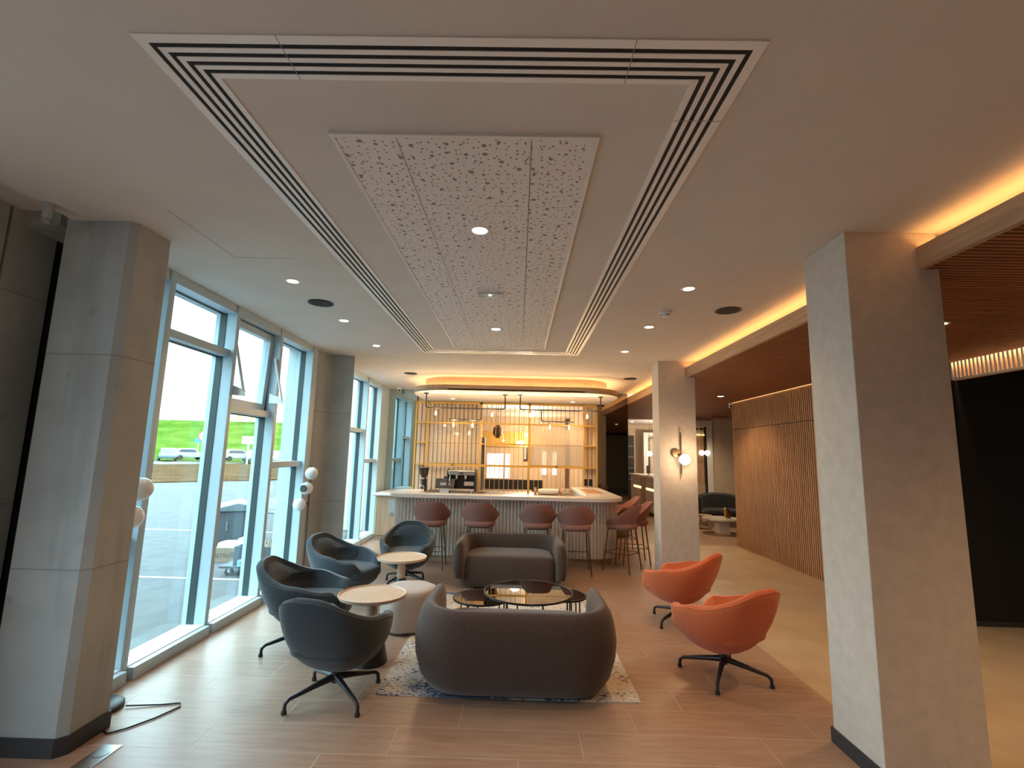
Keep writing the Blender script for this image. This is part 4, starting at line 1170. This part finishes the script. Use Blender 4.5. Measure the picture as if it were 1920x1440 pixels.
def star_base(root, hub_top, angles, foot_r):
    MB().lathe([(0.028, 0.10), (0.032, 0.16), (0.026, hub_top)], n=18).build('hub', 'black_metal', root, smooth=True)
    for a in angles:
        d = Vector((cos(a), sin(a), 0)); z = Vector((0, 0, 1))
        b = MB()
        pth = [d*0.015+z*0.135, d*0.15+z*0.112, d*(foot_r-0.03)+z*0.082, d*(foot_r-0.004)+z*0.06, d*foot_r+z*0.015]
        b.tube(pth, 0.015, 10, radii=[0.024, 0.018, 0.013, 0.013, 0.012])
        lg = b.build('leg', 'black_metal', root, smooth=True, angle=50)
        MB().cyl(d*foot_r, d*foot_r+z*0.02, 0.017, n=14).build('foot', 'rubber', lg)

def lounge_chair(fab, label, loc, rz, group, base_angles, quilted):
    c = thing('lounge_chair', label, 'lounge chair', loc, rz, group)
    bowl(lounge_rim, 0.20, 0.385, 0.075).build('shell', fab, c, smooth=True, angle=70)
    # piping along the rim
    pts = []
    for i in range(97):
        a = radians(-150)+radians(300)*i/96
        rx, ry, z, ln = lounge_rim(a)
        sx, sy = sin(a), -cos(a)
        sx = math.copysign(abs(sx)**0.86, sx); sy = math.copysign(abs(sy)**0.86, sy)
        pts.append((sx*rx*0.985, sy*ry*0.985-ln, z+0.006))
    MB().tube(pts, 0.006, 6).build('piping', fab, c, smooth=True)
    MB().rbox((0, 0.05, 0.372), (0.27, 0.325, 0.075), 0.55).build('seat_cushion', fab, c, smooth=True)
    # back pad: folded soft pad following the inside of the back
    rings = []
    for i in range(25):
        a = radians(-84)+radians(168)*i/24
        u = abs(i-12)/12
        rx, ry, z, ln = lounge_rim(a)
        sx, sy = sin(a), -cos(a)
        sx = math.copysign(abs(sx)**0.86, sx); sy = math.copysign(abs(sy)**0.86, sy)
        R1, th_ = 0.83, 0.046*(1-u*u)+0.001
        zt = z-0.03; zb = 0.41
        fold = 0.52
        ring_ = []
        def q(f, zz, l): return (sx*rx*f, sy*ry*f-ln*l, zz)
        ring_ = [q(R1, zb, 0.15), q(R1, (zb+zt)/2, 0.5), q(R1+0.03, zt, 0.95), q(R1-0.05, zt+0.008, 0.95), q(R1-0.05-th_*2.2, zt-0.05, 0.8), q(R1-0.05-th_*3.0, fold+0.05, 0.5), q(R1-0.05-th_*1.4, fold, 0.42), q(R1-0.07-th_*3.2, fold-0.05, 0.3), q(R1-0.10-th_*3.0, zb, 0.12)]
        rings.append(ring_)
    MB().loft(rings).build('back_cushion', fab, c, smooth=True, angle=80)
    if quilted:
        sm_ = MB()
        for sx in (-1, 1):
            sm_.tube([(sx*0.10, 0.30, 0.418), (sx*0.10, 0.18, 0.437), (sx*0.11, 0.0, 0.438), (sx*0.12, -0.12, 0.432)], 0.004, 6)
        sm_.build('seam', fab, c, smooth=True)
    star_base(c, 0.235, base_angles, 0.335)
    return c
def rzf(dx, dy): return atan2(dy, dx)-pi/2       # rotate local +Y to a direction
def legs(rz, first): return [radians(first+90*k)-rz for k in range(4)]
gC, gO = 'charcoal lounge chairs', 'orange lounge chairs'
for lb, loc, d, a0 in (
    ('charcoal swivel lounge chair seen from behind, nearest the camera', (-1.225, 3.62, 0), (0.23, 0.97), 45),
    ('charcoal swivel lounge chair facing the table, nearest the windows', (-1.80, 4.45, 0), (1.0, 0.05), 38),
    ('charcoal swivel lounge chair in front of the second concrete column', (-1.89, 5.62, 0), (0.95, -0.30), 20),
    ('charcoal swivel lounge chair facing the camera before the bar', (-1.41, 6.60, 0), (0.10, -1.0), 60)):
    rz = rzf(*d)
    lounge_chair('charcoal_fabric', lb, loc, rz, gC, legs(rz, a0), True)
for lb, loc, d, a0 in (
    ('orange swivel lounge chair nearer the camera', (1.655, 4.13, 0), (-0.50, 0.866), 60),
    ('orange swivel lounge chair farther back, beside the far clad column', (1.74, 5.40, 0), (-0.74, 0.67), 38)):
    rz = rzf(*d)
    lounge_chair('orange_fabric', lb, loc, rz, gO, legs(rz, a0), False)

# taupe curved sofas
def sofa(label, loc, rz):
    s = thing('curved_sofa', label, 'sofa', loc, rz, 'taupe curved sofas')
    W, D, R = 0.70, 0.40, 0.34
    path = [(-W, D, )]
    path = []
    n1 = 8
    for i in range(n1): path.append((-W, D-(D-(-D+R))*i/n1, -1, 0))
    for i in range(13):
        a = pi+(pi/2)*i/12; path.append((-W+R+R*cos(a), -D+R+R*sin(a), cos(a), sin(a)))
    for i in range(1, 10): path.append((-W+R+(2*W-2*R)*i/10, -D, 0, -1))
    for i in range(13):
        a = 1.5*pi+(pi/2)*i/12; path.append((W-R+R*cos(a), -D+R+R*sin(a), cos(a), sin(a)))
    for i in range(1, n1+1): path.append((W, -D+R+(D-(-D+R))*i/n1, 1, 0))
    prof = [(-0.13, 0.035), (-0.055, 0.045), (0.0, 0.12), (0.035, 0.24), (0.045, 0.35), (0.032, 0.45), (0.008, 0.535), (-0.03, 0.582), (-0.068, 0.592), (-0.10, 0.572), (-0.122, 0.52), (-0.130, 0.40), (-0.132, 0.2)]
    rings = []
    N = len(path)
    for i, (x, y, nx, ny) in enumerate(path):
        e = min(i, N-1-i)
        k = (0.50, 0.84, 0.96, 1.0)[min(e, 3)]
        fwd = (0.06, 0.045, 0.015, 0.0)[min(e, 3)]
        cy_ = -0.05; cz = 0.36
        r_ = []
        for (u, z) in prof:
            uu = cy_+(u-cy_)*k; kz = (0.90, 0.97, 0.995, 1.0)[min(e, 3)]
            zz = cz+(z-cz)*kz
            if e < 6: zz = max(zz, 0.035+0.12*(1-e/6.0)**1.5)
            r_.append((x+nx*uu, y+ny*uu+fwd, zz))
        rings.append(r_)
    MB().loft(rings).build('back_shell', 'taupe_fabric', s, smooth=True, angle=75)
    pl = rounded([(-0.575, -0.28), (0.575, -0.28), (0.575, 0.40), (-0.575, 0.40)], [0.24, 0.24, 0.10, 0.10], 8)
    rings = []
    for z, k in ((0.03, 0.93), (0.06, 0.97), (0.16, 1.0), (0.30, 1.0), (0.355, 0.985), (0.39, 0.95), (0.405, 0.88), (0.415, 0.6)):
        rings.append([(x*k, 0.06+(y-0.06)*k, z) for x, y in pl])
    MB().loft(rings).build('seat', 'taupe_fabric', s, smooth=True, angle=60)
    b = MB()
    for x in (-0.45, 0.45):
        for y in (-0.22, 0.3): b.cyl((x, y, 0), (x, y, 0.05), 0.025)
    b.build('feet', 'black_plastic', s)
    return s
sofa('taupe curved sofa with its back to the camera', (0.015, 3.93, 0.008), 0)
sofa('taupe curved sofa facing the camera, beyond the glass tables', (-0.065, 6.80, 0), pi)

# pouffe
pf = thing('pouffe', 'beige upholstered hexagonal pouffe beside the round wooden table', 'pouffe', (-1.02, 5.02, 0), 0.2)
rings = []
hexp = rounded([(0.30*cos(pi/3*k), 0.30*sin(pi/3*k)) for k in range(6)], 0.13, 6)
for z, k in ((0.02, 0.92), (0.04, 0.97), (0.12, 1.0), (0.26, 1.0), (0.33, 0.985), (0.365, 0.94), (0.38, 0.86), (0.384, 0.5)):
    rings.append([(x*k, y*k, z) for x, y in hexp])
MB().loft(rings).build('cushion', 'pouffe_fabric', pf, smooth=True, angle=60)
MB().cyl((0, 0, 0), (0, 0, 0.025), 0.25, n=30).build('plinth', 'black_plastic', pf)

# round wooden side tables
def side_table(label, loc):
    t = thing('side_table', label, 'side table', loc, 0, 'round wooden side tables')
    MB().lathe([(0, 0.492), (0.24, 0.495), (0.268, 0.505), (0.274, 0.528), (0.270, 0.530), (0.262, 0.517), (0, 0.516)], n=56).build('tabletop', 'table_wood', t, smooth=True, angle=35)
    MB().lathe([(0.040, 0.29), (0.046, 0.31), (0.046, 0.40), (0.040, 0.492)], n=24).build('column', 'table_wood', t, smooth=True)
    MB().lathe([(0.145, 0), (0.142, 0.03), (0.122, 0.12), (0.088, 0.23), (0.062, 0.285), (0.05, 0.30), (0.03, 0.30)], n=36).build('base', 'black_plastic', t, smooth=True)
side_table('round pale wooden side table between the two near charcoal chairs', (-1.165, 4.21, 0))
side_table('round pale wooden side table in front of the far charcoal chair', (-1.265, 5.66, 0))

# glass coffee tables
def glass_table(label, loc, r, h, a0, nleg=3):
    t = thing('coffee_table', label, 'coffee table', loc, 0, 'round smoked glass coffee tables')
    MB().lathe([(r-0.012, h-0.018), (r, h-0.018), (r, h), (r-0.006, h+0.001), (r-0.012, h-0.004), (r-0.012, h-0.018)], n=64, cap=False).build('rim', 'black_metal', t, smooth=True, angle=30)
    MB().cyl((0, 0, h-0.010), (0, 0, h-0.004), r-0.012, n=64).build('top_glass', 'smoked_glass', t)
    for k in range(nleg):
        a = a0+2*pi*k/nleg
        d = Vector((cos(a), sin(a), 0)); s_ = Vector((-sin(a), cos(a), 0))
        for q in (-1, 1):
            MB().cyl(d*(r-0.03)+s_*0.05*q+Vector((0, 0, 0.008)), d*(r-0.03)+s_*0.05*q+Vector((0, 0, h-0.018)), 0.007, n=10).build('leg', 'black_metal', t)
    MB().tube([((r-0.03)*cos(2*pi*i/48), (r-0.03)*sin(2*pi*i/48), 0.012) for i in range(49)], 0.006, 6).build('base_ring', 'black_metal', t)
glass_table('largest round smoked glass coffee table on the rug', (0.135, 5.02, 0.008), 0.435, 0.36, radians(-112))
glass_table('lower small smoked glass table tucked on the window side', (-0.325, 5.02, 0.008), 0.275, 0.295, radians(-105))
glass_table('lower small smoked glass table tucked on the orange chair side', (0.495, 5.20, 0.008), 0.235, 0.29, radians(-60))

# rug
rug = MB().prism(rounded([(-0.925, -1.28), (0.925, -1.28), (0.925, 1.28), (-0.925, 1.28)], 0.01, 2), 0, 0.008).build('rug', 'distressed_rug')
rug.location = (-0.03, 4.95, 0.0)
tag(rug, 'cream rug with worn navy pattern under the sofas', 'rug')

# bar stools
def stool_rim(a):
    d = abs((a+pi) % (2*pi)-pi); deg = math.degrees(d)
    z = 0.972
    z -= 0.172*max(0, min(1, (deg-36)/46))
    z -= 0.115*smooth01((deg-100)/35)
    ln = 0.045*(1-smooth01((deg-20)/70))
    return 0.280*(1+0.06*smooth01((deg-55)/25)), 0.265, z, ln
def bar_stool(label, loc, rz):
    s = thing('bar_stool', label, 'bar stool', loc, rz, 'rust bar stools')
    rings = []
    def pt(a, f, z, l):
        rx, ry, zr, ln = stool_rim(a); sx, sy = sin(a), -cos(a)
        return (sx*rx*f, sy*ry*f-ln*l, z)
    nA = 49
    # wrap-around back
    for i in range(nA):
        a = radians(-128)+radians(256)*i/(nA-1)
        zr = stool_rim(a)[2]; zb = 0.668
        u = abs(i-(nA-1)/2)/((nA-1)/2)
        zb2 = zb+0.02*(1-u)
        rings.append([pt(a, 0.72, zb2, 0), pt(a, 0.785, zb2+(zr-zb2)*0.2, 0.2), pt(a, 0.90, zb2+(zr-zb2)*0.6, 0.6), pt(a, 1.0, zr-0.006, 1), pt(a, 0.99, zr+0.004, 1), pt(a, 0.96, zr+0.003, 1), pt(a, 0.94, zr-0.012, 1), pt(a, 0.83, zb2+(zr-zb2)*0.6, 0.6), pt(a, 0.72, zb2+(zr-zb2)*0.2, 0.2), pt(a, 0.68, zb2+0.01, 0)])
    MB().loft(rings).build('backrest', 'rust_fabric', s, smooth=True, angle=70)
    sp = [(0.225*math.copysign(abs(cos(2*pi*k/40))**0.7, cos(2*pi*k/40)), 0.225*math.copysign(abs(sin(2*pi*k/40))**0.7, sin(2*pi*k/40))) for k in range(40)]
    rr = []
    for z, k in ((0.615, 0.85), (0.622, 0.96), (0.645, 1.0), (0.665, 1.0), (0.685, 0.97), (0.695, 0.88), (0.70, 0.5)):
        rr.append([(x*k, y*k, z) for x, y in sp])
    MB().loft(rr).build('seat', 'rust_fabric', s, smooth=True, angle=60)
    MB().box(-0.15, 0.15, -0.15, 0.15, 0.60, 0.617).build('seat_plate', 'bronze', s)
    for sx in (-1, 1):
        for sy in (-1, 1):
            MB().cyl((sx*0.215, sy*0.215, 0), (sx*0.165, sy*0.15, 0.612), 0.0095, 0.0105, n=10).build('leg', 'bronze', s)
    b = MB(); z = 0.26; q = 0.194; q2 = 0.187
    b.tube([(-q, -q2, z), (q, -q2, z)], 0.006, 6).tube([(-q, q2, z), (q, q2, z)], 0.006, 6).tube([(-q, -q2, z), (-q, q2, z)], 0.006, 6).tube([(q, -q2, z), (q, q2, z)], 0.006, 6)
    b.build('footrest', 'bronze', s)
    return s
st0 = bar_stool('rust bar stool at the window end of the bar front', (-1.27, 7.55, 0), 0.02)
for loc, rz, lb in (((-0.545, 7.57, 0), -0.03, 'rust bar stool second from the window end of the bar'),
                    ((0.315, 7.55, 0), 0.05, 'rust bar stool third from the window, overlapping its neighbour'),
                    ((0.885, 7.48, 0), -0.04, 'rust bar stool fourth from the window, before the bar corner'),
                    ((1.62, 7.72, 0), rzf(-0.80, 0.60), 'rust bar stool seen side-on at the rounded bar corner'),
                    ((1.93, 8.25, 0), rzf(-1, 0.05), 'rust bar stool at the bar side, just past the corner stool'),
                    ((1.95, 9.15, 0), rzf(-1, 0.0), 'rust bar stool deepest along the bar side, nearest the mirror')):
    dup(st0, loc, rz, lb)

# wall sconce on the far column
ws = thing('wall_sconce', 'lit globe wall sconce on slim bronze rod on the far clad column', 'wall lamp', (2.295, 6.985, 1.75))
MB().cyl((0, -0.03, -0.27), (0, -0.03, 0.30), 0.011, n=12).build('rod', 'bronze', ws)
MB().cyl((0, -0.03, 0.30), (0, -0.03, 0.345), 0.007, n=12).cyl((0, -0.03, -0.315), (0, -0.03, -0.27), 0.007, n=12).build('rod_tips', 'brass', ws)
MB().cyl((-0.065, 0, 0.01), (-0.065, -0.03, 0.01), 0.06, n=30).build('wall_plate', 'bronze', ws, bevel=0.003)
MB().cyl((-0.04, -0.03, 0.0), (0.0, -0.06, -0.04), 0.012, n=10).build('arm', 'bronze', ws)
MB().sphere((0.03, -0.10, -0.075), 0.075, 28, 16).build('globe', 'globe_lit', ws, smooth=True)
point('sconce_glow', (2.325, 6.78, 1.68), 12, (1.0, 0.66, 0.38), 0.06)

# globe floor lamps (unlit)
def globe_lamp(label, loc, globes, h, rz=0, base_r=0.14):
    l = thing('floor_lamp', label, 'floor lamp', loc, rz, 'globe floor lamps by the windows')
    MB().lathe([(base_r, 0), (base_r, 0.022), (base_r-0.01, 0.03), (0.02, 0.034)], n=40).build('base', 'black_metal', l, smooth=True, angle=40)
    MB().cyl((0, 0, 0.03), (0, 0, h), 0.008, n=12).build('pole', 'black_metal', l)
    for x, y, z, disc in globes:
        g = MB().sphere((x, y, z), 0.080, 28, 16).build('globe', 'opal_glass', l, smooth=True)
        if disc:
            MB().cyl((x*1.0-0.005, y-0.078, z), (x*1.0-0.01, y-0.092, z), 0.047, n=24).build('socket_disc', 'black_metal', g)
        else:
            MB().cyl((0, 0, z), (x*0.5, y*0.5, z), 0.008, n=8).build('arm', 'black_metal', g)
    return l
globe_lamp('globe floor lamp with black stem beside the second concrete column', (-2.715, 6.50, 0), [(0.05, -0.10, 1.38, 0), (0.0, -0.095, 1.19, 1), (-0.075, -0.10, 0.985, 0)], 1.47)
lampL = globe_lamp('globe floor lamp half hidden behind the near concrete column', (-2.66, 3.37, 0), [(0.065, 0.03, 1.385, 0), (0.055, -0.01, 1.20, 1), (-0.09, 0.03, 1.0, 0)], 1.47)
cd = MB().tube([(-2.50, 3.40, 0.012), (-2.30, 3.44, 0.006), (-2.19, 3.47, 0.006), (-2.16, 3.42, 0.006), (-2.22, 3.28, 0.006), (-2.30, 3.16, 0.006), (-2.37, 3.10, 0.006), (-2.415, 3.13, 0.006)], 0.005, 8).build('cord', 'black_plastic', lampL, smooth=True, world=True)
fs = thing('floor_socket', 'rectangular steel floor socket plate at the concrete column foot', 'floor socket', (-2.25, 2.86, 0), 0.0)
MB().box(-0.055, 0.055, -0.14, 0.14, 0, 0.004).build('plate', 'steel', fs)
for y in (-0.06, 0.06): MB().lathe([(0.036, 0.004), (0.040, 0.006), (0.036, 0.006)], (0, y, 0), 28).build('socket_lid', 'steel', fs)
ds = thing('door_stop', 'small black bracket on the window sill near the charcoal chairs', 'bracket', (-2.78, 5.72, 0.085))
MB().box(-0.02, 0.02, -0.06, 0.06, 0, 0.012).cyl((0, -0.03, 0.01), (0, -0.03, 0.03), 0.015, n=12).cyl((0, 0.035, 0.01), (0, 0.035, 0.028), 0.012, n=12).build('body', 'black_metal', ds)

# ================================================================== OUTDOORS
GZ = -0.12
struct('ground', MB().box(-90, -3.0, 3.27, 34, GZ-0.2, GZ).box(-90, -3.46, -30, 3.27, GZ-0.2, GZ), 'paving')
# dirt strip, road and verge beyond the paving
d0 = [(-8, 36), (-22, 19.5), (-50, 0), (-80, 20), (-80, 90), (10, 90), (10, 36)]
struct('ground_soil', MB().prism(d0, GZ-0.1, GZ+0.06), 'soil')
struct('ground_road', MB().prism([(-120, 40), (-34.6, 47.5), (-28, 75), (20, 85), (20, 140), (-120, 140)], GZ-0.1, GZ+0.08), 'road_grey')
ln_ = MB()
for y in (7.0, 10.9): ln_.box(-30, -2.97, y, y+0.06, GZ, GZ+0.004)
struct('ground_line', ln_, 'road_line')
struct('ground_verge', MB().prism([(-120, 60), (-30, 58), (20, 72), (20, 130), (-120, 130)], GZ-0.1, GZ+0.14), 'grass_verge')
bank = MB()
bank.loft([[(-160, 84, GZ), (-160, 100, 7.1), (-160, 130, 7.1)], [(30, 84, GZ), (30, 100, 7.1), (30, 130, 7.1)]], caps=False, closed=False)
struct('embankment', bank, 'grass_bank')
fn = thing('fence', 'grey rail and post fence along the top of the grass bank', 'fence', (-60, 100.5, 7.0))
MB().box(-160, 30, 100.4, 100.6, 7.15, 7.75).build('rail', 'rail_metal', fn, world=True)
for i in range(46):
    x = -105+i*2.35
    MB().cyl((x, 100.5, 7.0), (x, 100.5, 10.1), 0.045, n=6).build('post', 'rail_metal', fn, world=True)
tag(MB().cyl((-69.0, 99.9, 7.0), (-67.6, 99.9, 18.0), 0.10, 0.06, n=8).build('street_light', 'rail_metal'), 'tall slim pole on the bank, left of the fence posts', 'street light')

def car(label, x, y, body, rz, L=4.1, Hh=1.48):
    c = thing('car', label, 'car', (x, y, GZ+0.14), rz, 'parked cars below the grass bank')
    h = Hh
    sec = [(-L/2, 0.35), (-L/2, 0.75), (-L/2+0.25, 0.92), (-L/2+0.55, 0.98), (L/2-1.1, 0.95), (L/2-0.1, 0.78), (L/2, 0.55), (L/2, 0.3)]
    MB().prism_axis(sec, -0.85, 0.85, 1).build('body', body, c, bevel=0.08)
    cab = [(-L/2+0.25, 0.95), (-L/2+0.65, h-0.06), (-L/2+1.2, h), (0.35, h), (L/2-1.15, 0.96)]
    MB().prism_axis(cab, -0.72, 0.72, 1).build('cabin', body, c, bevel=0.08)
    gl = [(-L/2+0.55, 1.0), (-L/2+0.82, h-0.13), (0.28, h-0.13), (L/2-1.4, 1.0)]
    MB().prism_axis(gl, -0.735, 0.735, 1).build('window', 'car_glass', c)
    for sx in (-L/2+0.75, L/2-0.8):
        for sy in (-0.8, 0.8):
            MB().cyl((sx, sy-0.1, 0.31), (sx, sy+0.1, 0.31), 0.31, n=18).build('wheel', 'rubber', c)
    return c
DC = 58.0
def at_px(px, d): return (px-960)/915.0*d
cars = [(306, 'car_teal', 'teal'), (347, 'car_white', 'white'), (386, 'car_silver', 'silver'), (438, 'car_white', 'white'), (470, 'car_silver', 'silver'), (506, 'car_blue', 'dark blue'), (535, 'car_white', 'white'), (556, 'car_silver', 'silver')]
cl_ = ['teal parked car at the edge of the first window pane', 'white parked hatchback left of the round road sign', 'silver parked car behind the round road sign', 'white parked car left of the white notice board', 'silver parked car behind the lamp post', 'dark blue parked car half hidden by the window mullion', 'white parked car at the bare sapling', 'silver parked car farthest along towards the column']
for (px, m, cn_), lb in zip(cars, cl_):
    d = DC+(6.5 if cl_.index(lb) % 2 else 0.0)
    car(lb, at_px(px, d), d, m, radians(52 if m == 'car_white' else -55))
# signs and posts
rs = thing('road_sign', 'round red edged road sign on a thin post on the verge', 'road sign', (at_px(371, 50), 50, GZ))
MB().cyl((0, 0, 0), (0, 0, 5.3), 0.05, n=8).build('post', 'rail_metal', rs)
MB().cyl((0, -0.06, 2.95), (0, -0.10, 2.95), 0.55, n=28).build('rim', 'sign_red', rs)
MB().cyl((0, -0.10, 2.95), (0, -0.115, 2.95), 0.42, n=28).build('face', 'paper_white', rs)
MB().tube([(-0.12, -0.12, 2.75), (-0.1, -0.12, 3.05), (0.1, -0.12, 3.12), (0.16, -0.12, 3.0)], 0.045, 6).build('symbol', 'print_ink', rs)
bs = thing('road_sign', 'small blue sign on a post behind the parked cars', 'road sign', (at_px(361, 70), 70, GZ))
MB().cyl((0, 0, 0), (0, 0, 2.9), 0.05, n=8).build('post', 'rail_metal', bs)
MB().box(-0.55, 0.55, -0.08, -0.04, 2.5, 3.0).build('face', 'sign_blue', bs)
wb = thing('notice_board', 'white rectangular notice board on a post near the lamp post', 'notice board', (at_px(456, 55), 55, GZ))
MB().cyl((0, 0, 0), (0, 0, 2.4), 0.10, n=8).build('post', 'paper_white', wb)
MB().box(-0.75, 0.75, -0.1, 0.0, 2.3, 3.15).build('face', 'paper_white', wb)
lp = thing('street_light', 'white lamp post rising beside the notice board', 'street light', (at_px(470, 52), 52, GZ))
MB().cyl((0, 0, 0), (0.3, 0, 8.5), 0.09, 0.06, n=8).build('post', 'rail_metal', lp)
MB().box(-0.25, 0.05, -0.08, -0.02, 2.3, 3.5).build('plate', 'rail_metal', lp)
for px, z in ((463, 7.6), (436, 7.6)):
    og = thing('hoarding', 'orange sign panel at the top of the bank, %s' % ('by the lamp post' if px == 463 else 'beside the window mullion'), 'sign', (at_px(px, 99), 99, 7.0), 0, 'orange signs on the bank')
    MB().box(-1.0, 1.0, -0.1, 0.0, 0.1, 1.5).build('face', 'sign_orange', og)
    MB().box(-0.9, -0.8, 0.0, 0.1, 0, 1.4).box(0.8, 0.9, 0.0, 0.1, 0, 1.4).build('post', 'rail_metal', og)
def sapling(label, x, y, h, seed):
    rnd = random.Random(seed)
    t = thing('sapling', label, 'tree', (x, y, GZ), 0, 'bare saplings on the verge')
    MB().tube([(0, 0, 0), (0.05, 0, h*0.4), (-0.03, 0, h*0.75), (0.06, 0, h)], 0.05, 7, radii=[0.07, 0.055, 0.035, 0.012]).build('trunk', 'bark', t)
    b = MB()
    for i in range(26):
        z = h*(0.35+0.62*rnd.random()); a = rnd.random()*2*pi; l = 0.5*(1.1-z/h)+0.25
        b.tube([(0, 0, z), (cos(a)*l*0.5, sin(a)*l*0.5, z+l*0.5), (cos(a)*l*0.8, sin(a)*l*0.8, z+l*1.1)], 0.012, 4, radii=[0.018, 0.012, 0.005])
    b.build('branches', 'bark', t)
sapling('bare thin sapling beside the first window mullion', at_px(392, 40), 40, 4.6, 1)
sapling('bare thin sapling right of the white parked car near the column', at_px(546, 46), 46, 4.0, 2)

# dumpster, dolly cart, carton and workbench by the glass
du = thing('waste_container', 'dark grey wheeled waste container on the paving outside', 'container', (-5.02, 9.0, GZ), radians(28))
MB().prism_axis([(-0.28, 0.06), (0.28, 0.06), (0.335, 0.72), (-0.335, 0.72)], -0.42, 0.42, 1).build('body', 'bin_plastic', du, bevel=0.02)
MB().prism_axis([(-0.36, 0.72), (0.36, 0.72), (0.33, 0.78), (0.0, 0.86), (-0.33, 0.78)], -0.46, 0.46, 1).build('lid', 'bin_lid', du, bevel=0.015)
MB().box(0.14, 0.26, -0.44, -0.41, 0.42, 0.56).build('label_plate', 'grey_plastic', du)
MB().box(-0.16, -0.13, -0.45, -0.41, 0.40, 0.56).build('handle', 'bin_lid', du)
for x in (-0.22, 0.22):
    for y in (-0.3, 0.3): MB().cyl((x, y-0.02, 0.05), (x, y+0.02, 0.05), 0.05, n=14).build('wheel', 'rubber', du)
ca = thing('carton', 'open cardboard carton with lettering beside the waste container', 'box', (-4.62, 8.20, GZ), radians(4))
MB().box(-0.20, 0.16, -0.17, 0.17, 0, 0.22).build('body', 'cardboard', ca, bevel=0.004)
MB().rbox((-0.02, 0, 0.24), (0.17, 0.15, 0.06), 0.5).build('wrapping', 'paper_white', ca, smooth=True)
MB().prism_axis([(0.05, 0.22), (0.20, 0.22), (0.26, 0.34), (0.14, 0.36)], -0.10, 0.10, 1).build('paper', 'white_fabric', ca)
def text(body, size, parent, loc, rot, m, name='lettering'):
    cu_ = bpy.data.curves.new(name, 'FONT'); cu_.body = body; cu_.size = size; cu_.extrude = 0.001
    cu_.align_x = 'CENTER'; cu_.align_y = 'CENTER'
    cu_.materials.append(MATS[m])
    o_ = bpy.data.objects.new(name, cu_); COL.objects.link(o_); o_.parent = parent
    me_ = bpy.data.meshes.new_from_object(o_)
    bpy.data.objects.remove(o_)
    o_ = bpy.data.objects.new(name, me_); COL.objects.link(o_); o_.parent = parent
    o_.location = loc; o_.rotation_euler = rot
    return o_
text('SETIN', 0.092, ca, (-0.068, -0.172, 0.10), (pi/2, 0, 0), 'print_ink')
MB().cyl((0.105, -0.168, 0.12), (0.105, -0.174, 0.12), 0.045, n=24).build('printed_disc', 'print_ink', ca)
dy = thing('dolly', 'flat platform dolly on castors outside the window', 'trolley', (-3.72, 7.42, GZ), radians(3))
MB().box(-0.48, 0.50, -0.25, 0.27, 0.115, 0.145).build('platform', 'bin_plastic', dy, bevel=0.004)
for x in (-0.36, 0.38):
    for y in (-0.18, 0.2):
        w_ = MB().cyl((x, y-0.018, 0.055), (x, y+0.018, 0.055), 0.055, n=20).build('castor', 'rubber', dy)
        MB().box(x-0.02, x+0.02, y-0.026, y-0.02, 0.05, 0.115).box(x-0.02, x+0.02, y+0.02, y+0.026, 0.05, 0.115).build('fork', 'steel', w_)
cr_ = thing('crate', 'dark crate of crumpled papers riding on the dolly', 'crate', (-3.62, 7.44, GZ+0.145), radians(3))
MB().box(-0.42, 0.42, -0.2, -0.18, 0, 0.26).box(-0.42, 0.42, 0.18, 0.2, 0, 0.26).box(-0.42, -0.4, -0.18, 0.18, 0, 0.26).box(0.40, 0.42, -0.18, 0.18, 0, 0.26).box(-0.42, 0.42, -0.2, 0.2, 0, 0.015).build('body', 'bin_plastic', cr_)
rnd = random.Random(4)
for k in range(7):
    x = -0.33+k*0.105; zz = 0.22+0.1*rnd.random()
    pts = [(x+0.07*cos(a)*rnd.uniform(0.7, 1.3), 0.11*sin(a)*rnd.uniform(0.7, 1.2), zz-0.08+rnd.uniform(-0.02, 0.02)) for a in [2*pi*i/8 for i in range(8)]]
    mb = MB(); mb.add(pts+[(x+rnd.uniform(-0.03, 0.03), 0.02, zz+0.06), (x, 0, 0.05)], [(i, (i+1) % 8, 8) for i in range(8)]+[((i+1) % 8, i, 9) for i in range(8)])
    mb.build('crumpled_paper', ('paper_white', 'cardboard', 'blue_card')[0 if k % 3 else (1 if k == 3 else 0)], cr_)
bx = thing('carton', 'small light blue box lying on the dolly edge', 'box', (-3.80, 7.20, GZ+0.145), radians(5))
MB().box(-0.13, 0.13, -0.05, 0.03, 0, 0.085).build('body', 'blue_card', bx, bevel=0.003)
MB().cyl((-0.08, -0.0505, 0.045), (-0.08, -0.052, 0.045), 0.018, n=16).build('printed_disc', 'sign_blue', bx)
wk = thing('workbench', 'grey folding workbench with trestle legs outside the window', 'workbench', (-3.80, 8.55, GZ), radians(-4))
MB().box(-0.36, 0.34, -0.2, 0.2, 0.72, 0.75).build('tabletop', 'bin_lid', wk, bevel=0.006)
MB().box(-0.34, 0.30, -0.02, 0.02, 0.40, 0.44).build('cross_bar', 'bin_plastic', wk)
for sx in (-0.24, 0.24):
    for sy in (-1, 1):
        MB().prism([(0, 0)]*0+[(-0.03, -0.03), (0.03, -0.03), (0.03, 0.03), (-0.03, 0.03)], 0, 0.01).tube([(sx*1.15, sy*0.22, 0), (sx*0.9, sy*0.05, 0.40), (sx, sy*0.12, 0.72)], 0.028, 6).build('leg', 'bin_plastic', wk)
MB().rbox((0.1, 0, 0.78), (0.14, 0.06, 0.03), 0.5, 16, 8).build('tools', 'grey_plastic', wk)
